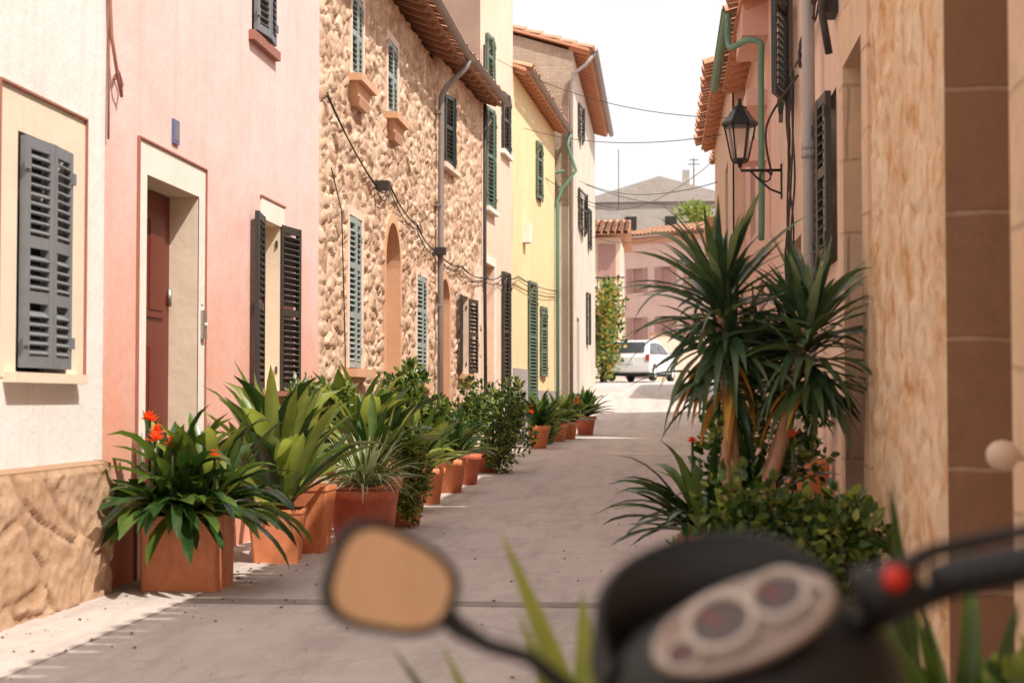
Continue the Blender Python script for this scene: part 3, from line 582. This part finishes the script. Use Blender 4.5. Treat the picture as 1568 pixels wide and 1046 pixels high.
def sqpot(mb,x,y,w,h,z=0,rz=0,m=0,k=.9,ms=1):
    T=Matrix.Translation((x,y,z))@Matrix.Rotation(rad(rz),4,'Z'); a=w/2
    rings=[(a*k,0),(a*.995,h*.93),(a*1.03,h*.935),(a*1.03,h),(a*.93,h),(a*.92,h*.9)]
    vs=[];fs=[]
    for q,zz in rings:
        b=.015
        vs+=[(-q+b,-q,zz),(q-b,-q,zz),(q,-q+b,zz),(q,q-b,zz),(q-b,q,zz),(-q+b,q,zz),(-q,q-b,zz),(-q,-q+b,zz)]
    for i in range(len(rings)-1):
        for j in range(8): fs.append((i*8+j,i*8+(j+1)%8,(i+1)*8+(j+1)%8,(i+1)*8+j))
    q=a*.93; mb.add(vs,fs,m,False,T); mb.add([(-q,-q,h*.91),(q,-q,h*.91),(q,q,h*.91),(-q,q,h*.91)],[(0,1,2,3)],ms,False,T)
def rpot(mb,x,y,r,h,z=0,m=0,ms=1):
    T=Matrix.Translation((x,y,z)); mb.lathe([(0,.004),(r*.68,.004),(r*.92,h*.8),(r*1.04,h*.82),(r*1.06,h*.98),(r*.98,h),(r*.92,h*.97),(r*.9,h*.9)],24,m,T); mb.lathe([(r*.91,h*.9),(0,h*.91)],24,ms,T)
def flower(mb,c,m,n=14,r=.05):
    mb.tube([(c[0],c[1],c[2]-.3),(c[0],c[1],c[2])],.008,5,0)
    for i in range(n):
        a=random.random()*6.28; e=random.uniform(0,1.4); d=(math.cos(a)*math.cos(e),math.sin(a)*math.cos(e),math.sin(e))
        for k in range(3): strap(mb,c,(d[0]+random.uniform(-.3,.3),d[1]+random.uniform(-.3,.3),d[2]+random.uniform(-.2,.2)),r*random.uniform(.8,1.3),.022,3,m,3,.3,.5,.4)
PM=['cl1','cl2','cl3','terra','soil','flow','sil','terra2','yel','yu2']
def fin(mb,name,x,y):
    z=gz(y); mb.v=[(a-x,b-y,c-z) for a,b,c in mb.v]; return mb.obj(name,PM,None,(x,y,z))
# clivia in the square terracotta pot
w=MB(); sqpot(w,-2.785,9.23,.46,.43,0,3,3,.97,4)
for dx,dy in ((-.12,-.1),(.12,-.1),(0,.1),(-.14,.1),(.14,.08),(0,-.14)): rosette(w,(-2.785+dx,9.23+dy,.42),26,.66,.074,[0,0,0,1,1,2],(12,84),2.5,.8,.06,8,stem=.5)
rosette(w,(-2.8,9.2,.44),56,.70,.068,[0,0,0,1,1],(0,34),1.9,.8,.18,8,stem=.5)
for (x,y,z) in ((-2.98,9.1,.98),(-2.93,9.1,.90),(-2.72,8.98,.80),(-2.9,8.95,.86),(-2.55,8.95,.76),(-2.78,8.9,.84)): flower(w,(x,y,z),5,16,.055)
fin(w,'potted_clivia',-2.785,9.23)
w=MB(); sqpot(w,-2.62,10.75,.37,.36,0,8,3,.8,4)
for dx,dy in ((-.08,0),(.08,0),(0,.08),(0,-.08)): rosette(w,(-2.62+dx,10.75+dy,.38),16,.96,.11,[1,2,2,2,2,1,0],(45,86),1.3,.7,.04,8,stem=.4)
rosette(w,(-2.62,10.75,.38),10,.6,.10,[1,2,2],(25,45),1.6,.7,.1,stem=.4)
fin(w,'potted_lily',-2.62,10.75)
w=MB(); sqpot(w,-2.56,11.45,.34,.48,0,0,3,.75,4); rosette(w,(-2.66,11.5,.48),30,.62,.09,[1,2,2,0],(40,85),1.5,.7,.06,stem=.4); fin(w,'potted_lily',-2.56,11.45)
w=MB(); rpot(w,-2.28,12.0,.27,.42,0,7,4); rpot(w,-2.30,12.75,.2,.48,0,3,4)
rosette(w,(-2.25,11.95,.45),230,.44,.018,[6,6,6,1,1],(5,78),3.8,.5,.12,6)
rosette(w,(-2.34,12.75,.5),30,.66,.09,[0,0,1,2],(40,84),1.5,.7,.1,7)
fin(w,'potted_spider_plant',-2.28,12.0)
w=MB(); rpot(w,-2.64,13.6,.24,.5,0,7,4)
for dx,dy in ((-.08,0),(.1,0),(0,.1),(.1,-.1)): rosette(w,(-2.64+dx,13.6+dy,.5),24,.90,.15,[0,0,1,2,2],(30,84),1.5,.6,.06,8,stem=.25)
fin(w,'potted_aspidistra',-2.64,13.6)
w=MB(); rpot(w,-2.26,13.9,.2,.45,0,3,4); bush(w,(-2.20,13.7,.48),(.25,.3,.42),1900,.042,[1,2,0,1]); fin(w,'trailing_plant',-2.26,13.9)
w=MB(); rpot(w,-2.95,13.1,.2,.4,0,3,4); bush(w,(-2.95,13.4,1.05),(.35,.35,.32),900,.05,[1,2,6]); fin(w,'potted_shrub',-2.95,13.1)
w=MB(); rpot(w,-2.48,15.7,.17,.36,0,3,4); rosette(w,(-2.48,15.7,.36),46,.74,.11,[1,2,2,0],(30,85),1.5,.65,.05,stem=.4); fin(w,'potted_lily',-2.48,15.7)
w=MB(); rpot(w,-2.46,16.8,.16,.38,0,3,4); rosette(w,(-2.46,16.8,.38),42,.62,.09,[1,2,0],(25,85),1.7,.6,.05,stem=.4); fin(w,'potted_lily',-2.46,16.8)
w=MB(); rpot(w,-2.5,18.7,.2,.4,0,3,4); rosette(w,(-2.5,18.7,.4),46,.66,.085,[1,2,0,0],(15,85),1.8,.6,.08,stem=.5); bush(w,(-2.6,18.8,.75),(.3,.3,.25),500,.06,[0,1]); fin(w,'potted_lily',-2.5,18.7)
w=MB(); rpot(w,-2.75,17.6,.22,.45,0,7,4); bush(w,(-2.75,17.6,1.02),(.36,.32,.5),1400,.075,[0,1,1,2]); fin(w,'potted_shrub',-2.75,17.6)
w=MB(); rpot(w,-2.45,20.0,.17,.4,.02,7,4); bush(w,(-2.6,20.4,.85),(.42,.5,.45),1700,.065,[0,0,1,2]); fin(w,'potted_shrub',-2.45,20.0)
w=MB(); rpot(w,-2.5,22.4,.22,.3,gz(22.4),7,4); bush(w,(-2.3,22.4,.74),(.46,.6,.62),2400,.07,[0,0,0,1,2]); fin(w,'potted_shrub',-2.5,22.4)
w=MB(); rpot(w,-2.6,24.8,.2,.3,gz(24.8),7,4); bush(w,(-2.5,24.8,.78),(.3,.5,.48),1000,.07,[0,0,1]); fin(w,'potted_shrub',-2.6,24.8)
w=MB(); bush(w,(-2.62,27,.5),(.2,.4,.28),500,.08,[1,2,0]); fin(w,'shrub',-2.62,27)
for (x,y,r,h,mt,ms_) in ((-2.28,29.4,.21,.42,3,[1,0]),(-2.1,32.2,.19,.36,3,[1,2]),(-1.95,33.4,.18,.36,3,[1,0]),(-1.72,35.6,.24,.42,7,[0,0,1])):
    z=gz(y); w=MB(); rpot(w,x,y,r,h,z,mt,4); rosette(w,(x,y,z+h),60,.66,.11,ms_,(15,85),1.8,.6,.08,5,stem=.5)
    for k in range(5): flower(w,(x+random.uniform(-.2,.2),y+random.uniform(-.2,.2),z+h+random.uniform(.2,.42)),5,6,.08)
    fin(w,'potted_geranium',x,y)
w=MB(); bush(w,(-2.3,31,.6),(.25,.8,.35),1000,.09,[1,2,0]); fin(w,'shrub',-2.3,31)
w=MB(); bush(w,(-2.05,58,3.4),(.6,1.2,1.8),2600,.16,[2,2,1,8,0]); w.tube([(-2.2,58,1.6),(-2.15,58,3.2)],[.1,.05],6,4); fin(w,'small_tree',-2.2,58)
w=MB(); bush(w,(2.2,105,13.0),(1.5,2,.9),900,.25,[2,1,2]); w.tube([(2,105,3),(2,105,12.6)],[.2,.08],6,4); fin(w,'garden_tree',2,105)

# yucca
def yhead(mb,c,n,L,H_=.3,lean=(0,0)):
    for i in range(n):
        a=random.random()*6.283; t=i/n; e=rad(74-112*t+random.uniform(-18,16)); l=L*random.uniform(.65,1.15)*(.84+.22*math.sin(math.pi*t))
        d=Vector((math.cos(a)*math.cos(e)+lean[0],math.sin(a)*math.cos(e)+lean[1],math.sin(e)))
        b=(c[0]+math.cos(a)*.025,c[1]+math.sin(a)*.025,c[2]+.04-H_*t)
        strap(mb,b,d,l,.048*random.uniform(.75,1.15),(1.0+1.9*t)*random.uniform(.2,2.2),random.choice([0,0,1,1,2]) if t<.85 else random.choice([0,1,1,3]) ,8,.22,.3,.55,.9)
w=MB()
def trunk(path,r):
    n=44; P_=[Vector(p) for p in path]; out=[];R=[]
    for i in range(n+1):
        t=i/n*(len(P_)-1); k=min(int(t),len(P_)-2); q=P_[k].lerp(P_[k+1],t-k); out.append(q+Vector((random.uniform(-.003,.003),random.uniform(-.003,.003),0))); R.append(r*(1.15-.3*i/n)*(1+.12*(i%2)+random.uniform(-.06,.06)))
    w.tube(out,R,10,4)
trunk([(.37,7.95,.3),(.35,7.95,.7),(.33,7.98,1.0),(.30,8.0,1.25),(.29,8.0,1.6)],.030)
trunk([(.46,7.9,.3),(.50,7.9,.66),(.57,7.9,.86),(.62,7.9,1.1),(.69,7.9,1.45)],.030)
trunk([(.46,8.1,.3),(.52,8.1,.75),(.60,8.1,1.0),(.66,8.15,1.3)],.022)
trunk([(.33,7.88,.3),(.30,7.9,.8),(.33,7.92,1.1)],.022)
yhead(w,(.29,8.0,1.66),180,.52,.40); yhead(w,(.33,8.0,1.30),60,.48,.2); yhead(w,(.71,7.9,1.50),160,.47,.38); yhead(w,(.66,8.15,1.28),60,.44,.2); yhead(w,(.50,8.25,1.32),45,.38,.2)
w.lathe([(0,.01),(.17,.01),(.24,.36),(.26,.37),(.26,.43),(.23,.43),(.22,.39),(0,.39)],24,5,Matrix.Translation((.45,8.0,0)))
w.obj('yucca_tree',['yu1','yu2','yu3','yel','trunk','terra'])
w=MB(); rpot(w,.28,8.5,.2,.4,0,3,4)
for dx,dy in ((0,0),(.2,.1),(-.05,-.15)): rosette(w,(.25+dx,8.4+dy,.42),38,.58,.052,[0,0,1,1],(5,80),1.8,.7,.06)
flower(w,(.62,7.8,.92),5,8,.04); flower(w,(.15,8.3,.88),5,6,.03); bush(w,(.5,8.6,.85),(.35,.3,.3),900,.055,[0,1,2]); fin(w,'potted_clivia',.28,8.5)
w=MB(); rpot(w,.48,7.15,.24,.3,0,3,4); bush(w,(.48,7.1,.46),(.36,.28,.26),2500,.055,[0,1,1,2,0]); bush(w,(.72,7.0,.34),(.24,.25,.28),1000,.055,[0,1,1,2]); fin(w,'potted_shrub',.48,7.15)
w=MB(); rpot(w,.84,9.6,.13,.75,0,3,4); bush(w,(.84,9.6,1.0),(.15,.2,.25),300,.05,[0,1]); fin(w,'potted_shrub',.84,9.6)
# foreground plants
w=MB(); rpot(w,-.04,2.35,.16,.3,0,3,4)
for (x,z,dx,L_,W,dp) in ((.0,.3,-.40,.665,.058,.12),(-.09,.3,-.06,.53,.05,.3),(-.04,.3,-.34,.53,.045,.5),(.02,.3,.10,.50,.045,.5),(-.12,.3,-.62,.53,.045,.4),(.02,.3,.45,.5,.05,.6),(-.13,.3,-.45,.49,.045,.2)):
    strap(w,(x,2.3,z),(dx,.22,1),L_,W,dp,random.choice([1,1,2]),9,.2,.6,.9,.1)
fin(w,'potted_agave',-.04,2.35)
w=MB(); rpot(w,.62,3.35,.2,.34,0,3,4); rosette(w,(.62,3.35,.34),60,.45,.045,[0,1,1,9],(15,85),1.4,.5,.08); strap(w,(.58,3.85,.3),(-.06,.12,1),.60,.07,.1,0,8,.3,.2,1,.1); bush(w,(.75,3.3,.5),(.2,.3,.22),400,.06,[0,1,2]); fin(w,'potted_yucca',.62,3.35)

# =================================================== street lamp on bracket
w=MB(); c=(.65,13.5)
T=Matrix.Translation((c[0],c[1],0))
z0=3.10
w.lathe([(.0,z0-.03),(.05,z0-.02),(.075,z0),(.075,z0+.02),(.0,z0+.02)],6,0,T)
w.lathe([(.07,z0+.02),(.125,z0+.30)],6,1,T)
for k in range(6):
    a=math.pi/3*k; w.tube([(c[0]+.072*math.cos(a),c[1]+.072*math.sin(a),z0+.02),(c[0]+.13*math.cos(a),c[1]+.13*math.sin(a),z0+.30)],.008,5,0)
w.lathe([(.14,z0+.295),(.155,z0+.30),(.15,z0+.325),(.10,z0+.38),(.075,z0+.42),(.06,z0+.43),(.055,z0+.46),(.02,z0+.475),(.012,z0+.51),(.02,z0+.52),(0,z0+.54)],6,0,T)
w.tube([(c[0],c[1],z0-.05),(c[0],c[1],z0-.02)],.02,6,0)
w.tube([(1.0,c[1],z0-.08),(.66,c[1],z0-.08),(.65,c[1],z0-.03)],.013,6,0)
w.tube([(1.0,c[1],z0-.28),(.9,c[1],z0-.24),(.8,c[1],z0-.15),(.74,c[1],z0-.09)],.010,6,0)
w.tube([(.86+.045*math.cos(t),c[1],z0-.13+.045*math.sin(t)) for t in np.linspace(0,6.2,14)],.008,5,0)
w.box(.985,1.0,c[1]-.03,c[1]+.03,z0-.32,z0-.03,0)
m,nt,b=newmat('lamp_glass'); b.inputs['Base Color'].default_value=(.95,.93,.9,1); b.inputs['Roughness'].default_value=.1; b.inputs['Transmission Weight'].default_value=.85; b.inputs['IOR'].default_value=1.05; M['lg']=m
w.v=[(a-1.0,b_-13.5,c_-3) for a,b_,c_ in w.v]; w.obj('street_lamp',['black','lg'],None,(1.0,13.5,3))
w=MB(); w.tube(sag((-2.8,27,6.9),(1.0,20,4.6),.25),.005,4); w.tube(sag((-2.1,40,6.6),(1.0,24,4.4),.3),.007,4); w.tube(sag((-2.6,35,6.0),(-1.0,46,6.6),.2),.010,4)
w.tube(sag((-2.1,41,6.2),(.9,25,4.9),.5),.006,4); w.tube(sag((-2.07,43,6.9),(3,47,7.2),.5),.009,4)
w.tube(sag((-2.7,31,6.4),(.9,23,4.9),.2),.006,4); w.tube(sag((-1.9,42,5.4),(1.2,30,4.6),.35),.007,4)
w.tube([(-1.2,44,8.0),(-1.2,44,6.4),(-1.25,44,6.3)],.010,4)
w.obj('overhead_cables',['cable'])

# =================================================== parked car
M['carp']=paint('car_white_paint',(.70,.70,.71),.2,.05); M['glass']=paint('car_glass',(.05,.06,.07),.08,.1); M['tyre']=paint('tyre_rubber',(.02,.02,.02),.8); M['plate']=paint('plate',(.7,.7,.65),.4); M['lampr']=paint('tail_lamp',(.4,.04,.03),.3)
CL=(-.80,60,gz(60)); E=empty('parked_car',CL)
w=MB()
prof=[(-2.05,.30),(-2.1,.55),(-2.08,.85),(-1.95,1.0),(-1.6,1.42),(-1.2,1.5),(-.2,1.5),(.35,1.40),(1.0,1.0),(1.75,.88),(2.05,.70),(2.1,.45),(2.05,.28)]
hw=.85; n=len(prof)
def hwf(z,y): return hw if z<.95 else hw-(z-.95)*.34
vs=[(-hwf(z,y),y,z) for y,z in prof]+[(hwf(z,y),y,z) for y,z in prof]
fs=[(i,i+n,i+n+1,i+1) for i in range(n-1)]+[(n-1,2*n-1,n,0)]
w.add(vs,fs,0,False)
for sg in (-1,1):
    w.add([(sg*hwf(z,y),y,z) for y,z in prof],[tuple(range(n)) if sg<0 else tuple(range(n))[::-1]],0)
    w.add([(sg*(hwf(z,0)+.012),y,z) for y,z in ((-1.75,1.02),(-1.5,1.36),(-.55,1.42),(-.5,1.02))],[(0,1,2,3)],1); w.add([(sg*(hwf(z,0)+.012),y,z) for y,z in ((-.42,1.02),(-.45,1.42),(.3,1.34),(.8,1.02))],[(0,1,2,3)],1)
    for yy in (-1.35,1.35):
        w.lathe([(0,-.1),(.2,-.1),(.3,-.1),(.32,-.06),(.32,.06),(.3,.1),(0.,.1)],20,2,Matrix.Translation((sg*.78,yy,.32))@Matrix.Rotation(rad(90),4,'Y'))
        w.lathe([(0,.0),(.19,.0),(.2,-.02)],12,3,Matrix.Translation((sg*.885,yy,.32))@Matrix.Rotation(rad(90)*sg,4,'Y'))
    w.box(sg*.78-.06,sg*.78+.06,-2.12,-2.03,.72,.95,4)
    w.box(sg*.95-.08,sg*.95+.08,.5,.62,.98,1.1,0)
w.add([(-.62,-1.97,1.04),(.62,-1.97,1.04),(.58,-1.67,1.41),(-.58,-1.67,1.41)],[(0,1,2,3)],1); w.add([(-.66,1.02,1.03),(.66,1.02,1.03),(.58,.42,1.41),(-.58,.42,1.41)],[(3,2,1,0)],1)
w.box(-.26,.26,-2.125,-2.09,.62,.74,3); w.box(-.84,.84,-2.15,-2.05,.36,.56,0); w.box(-.8,.8,-2.05,2.0,.2,.3,2)
w.obj('body',['carp','glass','tyre','plate','lampr'],E,CL,rad(-14))

# =================================================== scooter (foreground, leaning on side stand)
M['blk']=paint('scooter_black_plastic',(.006,.005,.005),.55,.05); M['sil2']=paint('satin_rim',(.42,.33,.29),.35,.15,.3); M['dial']=paint('dial_face',(.09,.06,.055),.25,.3); M['dialw']=paint('dial_white',(.60,.52,.47),.3); M['red']=paint('red_switch',(.65,.02,.01),.3,.1)
m,nt,b=newmat('mirror_glass'); b.inputs['Base Color'].default_value=(.92,.80,.68,1); b.inputs['Metallic'].default_value=1; b.inputs['Roughness'].default_value=.06; M['mir']=m
m,nt,b=newmat('scooter_paint'); b.inputs['Base Color'].default_value=(.03,.03,.035,1); b.inputs['Roughness'].default_value=.2; M['scp']=m
E=empty('motor_scooter',(.26,1.55,0)); E.rotation_euler=(0,rad(-13),rad(0))
def SP(mb,name,mats):
    o=mb.obj(name,mats); o.parent=E; return o
w=MB()
w.tube([(-.34,-.02,.84),(-.2,0,.855),(-.08,.02,.86),(.08,.02,.87),(.2,0,.895),(.34,-.02,.915)],.012,10,0)
for sg in (-1,1):
    zz=.845 if sg<0 else .905
    w.tube([(sg*.20,0,zz),(sg*.22,0,zz),(sg*.34,-.02,zz),(sg*.35,-.022,zz)],[.016,.019,.019,.022],12,0)
    w.tube([(sg*.16,.03,zz+.01),(sg*.22,.07,zz+.02),(sg*.30,.07,zz+.02),(sg*.36,.05,zz+.02)],[.012,.008,.007,.010],8,0)
    w.tube([(sg*.13,0,zz),(sg*.19,0,zz)],[.03,.026],12,0)
SP(w,'handlebar',['blk'])
w=MB(); w.lathe([(0,-.01),(.011,-.008),(.012,.006),(.008,.012),(0,.013)],12,0,Matrix.Translation((.165,-.03,.92))@Matrix.Rotation(rad(70),4,'X')); SP(w,'red_switch',['red'])
w=MB(); prof=[]
for i in range(13):
    t=i/12; prof.append((math.sin(math.pi*t)**.6*.15+.001,-math.cos(math.pi*t)*.085))
w.lathe(prof,28,0,Matrix.Translation((.01,.04,.83))@Matrix.Rotation(rad(25),4,'X'),1,.75)
vs=[];fs=[];n=20
for i in range(n+1):
    a=rad(205-215*i/n); top=max(0,math.sin(max(0,min(math.pi,a-.15))))**.6
    for k,(rr,zz) in enumerate(((.145,.0),(.150,.06),(.135,.125),(.122,.125),(.138,.06),(.133,.0))):
        vs.append((math.cos(a)*rr*.92,.05+math.sin(a)*rr*.75,.86+zz*(top*.75+.25)))
for i in range(n):
    for k in range(5): fs.append((i*6+k,i*6+k+1,(i+1)*6+k+1,(i+1)*6+k))
w.add(vs,fs,0,True); SP(w,'headset_cowl',['blk'])
w=MB(); T=Matrix.Translation((.02,-.03,.905))@Matrix.Rotation(rad(-9),4,'Y')@Matrix.Rotation(rad(40),4,'X')@Matrix.Scale(.86,4)
w.lathe([(.0,.0),(.10,.0),(.106,.006),(.104,.014),(.096,.016),(.092,.008),(0,.008)],32,0,T,1,.55)
for (x,y,r) in ((-.022,.010,.040),(.048,.016,.034),(.083,-.004,.014),(-.072,-.014,.022)):
    w.lathe([(0,.011),(r*.82,.011)],20,1,T@Matrix.Translation((x,y,0))); w.lathe([(r*.82,.010),(r*.86,.018),(r,.019),(r*1.04,.010)],20,2,T@Matrix.Translation((x,y,0)))
    w.box(-.001,.001,0,r*.6,.0115,.0125,3,T@Matrix.Translation((x,y,0))@Matrix.Rotation(rad(40),4,'Z'))
SP(w,'instrument_cluster',['sil2','dial','dialw','red'])
w=MB(); T=Matrix.Translation((-.303,.0,1.016))@Matrix.Rotation(rad(20),4,'Z')@Matrix.Rotation(rad(90),4,'X')@Matrix.Rotation(rad(-32),4,'Z')
pts=[]
for i in range(40):
    a=2*math.pi*i/40; c_,s_=math.cos(a),math.sin(a); e=.68
    x=math.copysign(abs(c_)**e,c_)*.067; y=math.copysign(abs(s_)**e,s_)*.050; y*=1-.18*(x/.065); pts.append((x,y))
rings=[(.84,.010),(.88,.014),(.97,.014),(1.0,.006),(1.0,-.006),(.85,-.02),(.4,-.03),(.05,-.032)]
vs=[(x*k,y*k,z) for k,z in rings for x,y in pts]; fs=[(i*40+j,i*40+(j+1)%40,(i+1)*40+(j+1)%40,(i+1)*40+j) for i in range(len(rings)-1) for j in range(40)]
w.add(vs,fs,0,True,T); w.add([(x*.85,y*.85,.0105) for x,y in pts],[tuple(range(40))],1,False,T)
w.tube([(-.27,.02,.985),(-.251,.015,.957),(-.225,.01,.935),(-.189,.01,.916),(-.165,.01,.885),(-.15,.01,.86)],[.012,.011,.008,.008,.010,.012],8,0); SP(w,'mirror',['blk','mir'])
w=MB(); vs=[];fs=[]
for (x,y,z),hw_ in zip([(0,.10,.80),(0,.17,.66),(0,.20,.5),(0,.18,.36),(0,.06,.27)],(.10,.19,.21,.19,.16)):
    for k in range(7): u=-1+2*k/6; vs.append((u*hw_,y-.09*u*u,z))
for i in range(4):
    for k in range(6): fs.append((i*7+k,i*7+k+1,(i+1)*7+k+1,(i+1)*7+k))
w.add(vs,fs,0,True); w.box(-.15,.15,-.35,.08,.22,.28,0)
w.tube([(0,-.32,.25),(0,-.4,.5),(0,-.55,.66)],[.13,.16,.14],14,0); w.tube([(0,-.38,.56),(0,-.7,.58),(0,-1.05,.62)],[.15,.17,.06],14,0)
w.tube([(0,-.34,.70),(0,-.55,.735),(0,-.95,.74),(0,-1.1,.76)],[.09,.11,.10,.05],14,1)
w.tube([(0,.10,.82),(0,.28,.30)],.035,10,1); SP(w,'body',['scp','blk'])
w=MB()
for y in (.36,-.86):
    T=Matrix.Translation((0,y,.235))@Matrix.Rotation(rad(90),4,'Y'); w.lathe([(.14,-.05),(.2,-.055),(.235,-.02),(.235,.02),(.2,.055),(.14,.05)],28,0,T); w.lathe([(0,.03),(.14,.04),(.14,-.04),(0,-.03)],20,1,T)
w.tube([(-.1,.36,.235),(-.07,.24,.5)],.02,8,1); w.tube([(.1,.36,.235),(.07,.24,.5)],.02,8,1); w.tube([(-.1,-.2,.22),(-.16,-.24,.0)],.012,8,1)
SP(w,'wheels',['tyre','metal'])

# =================================================== light, world, camera
sd=Vector((.62,-.42,1)).normalized()
el=math.asin(sd.z); az=math.atan2(sd.x,sd.y)
sun=bpy.data.lights.new('sun','SUN'); sun.energy=5; sun.angle=rad(.5); sun.color=(1,.93,.84)
so=bpy.data.objects.new('sun',sun); SC.collection.objects.link(so); so.rotation_euler=sd.to_track_quat('Z','Y').to_euler()
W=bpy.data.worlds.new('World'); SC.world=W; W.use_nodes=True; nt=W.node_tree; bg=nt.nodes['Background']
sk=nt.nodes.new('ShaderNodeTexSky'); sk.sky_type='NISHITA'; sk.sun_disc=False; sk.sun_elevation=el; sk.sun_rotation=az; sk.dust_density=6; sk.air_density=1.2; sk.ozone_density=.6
haze_fill=mix(nt,.8,sk.outputs[0],(8.0,7.8,7.7))  # bright pale colour added over the sky to lift the fill light
nt.links.new(haze_fill,bg.inputs[0]); bg.inputs[1].default_value=.15
cam=bpy.data.cameras.new('camera'); cam.sensor_width=36; cam.lens=2450/1568*36; cam.clip_start=.05; cam.clip_end=6000
co=bpy.data.objects.new('camera',cam); SC.collection.objects.link(co); co.location=(0,0,1.1); co.rotation_euler=(rad(92.08),0,rad(5.39)); SC.camera=co
cam.dof.use_dof=True; cam.dof.focus_distance=15; cam.dof.aperture_fstop=3.1
SC.view_settings.view_transform='Standard'; SC.view_settings.look='None'; SC.view_settings.exposure=0
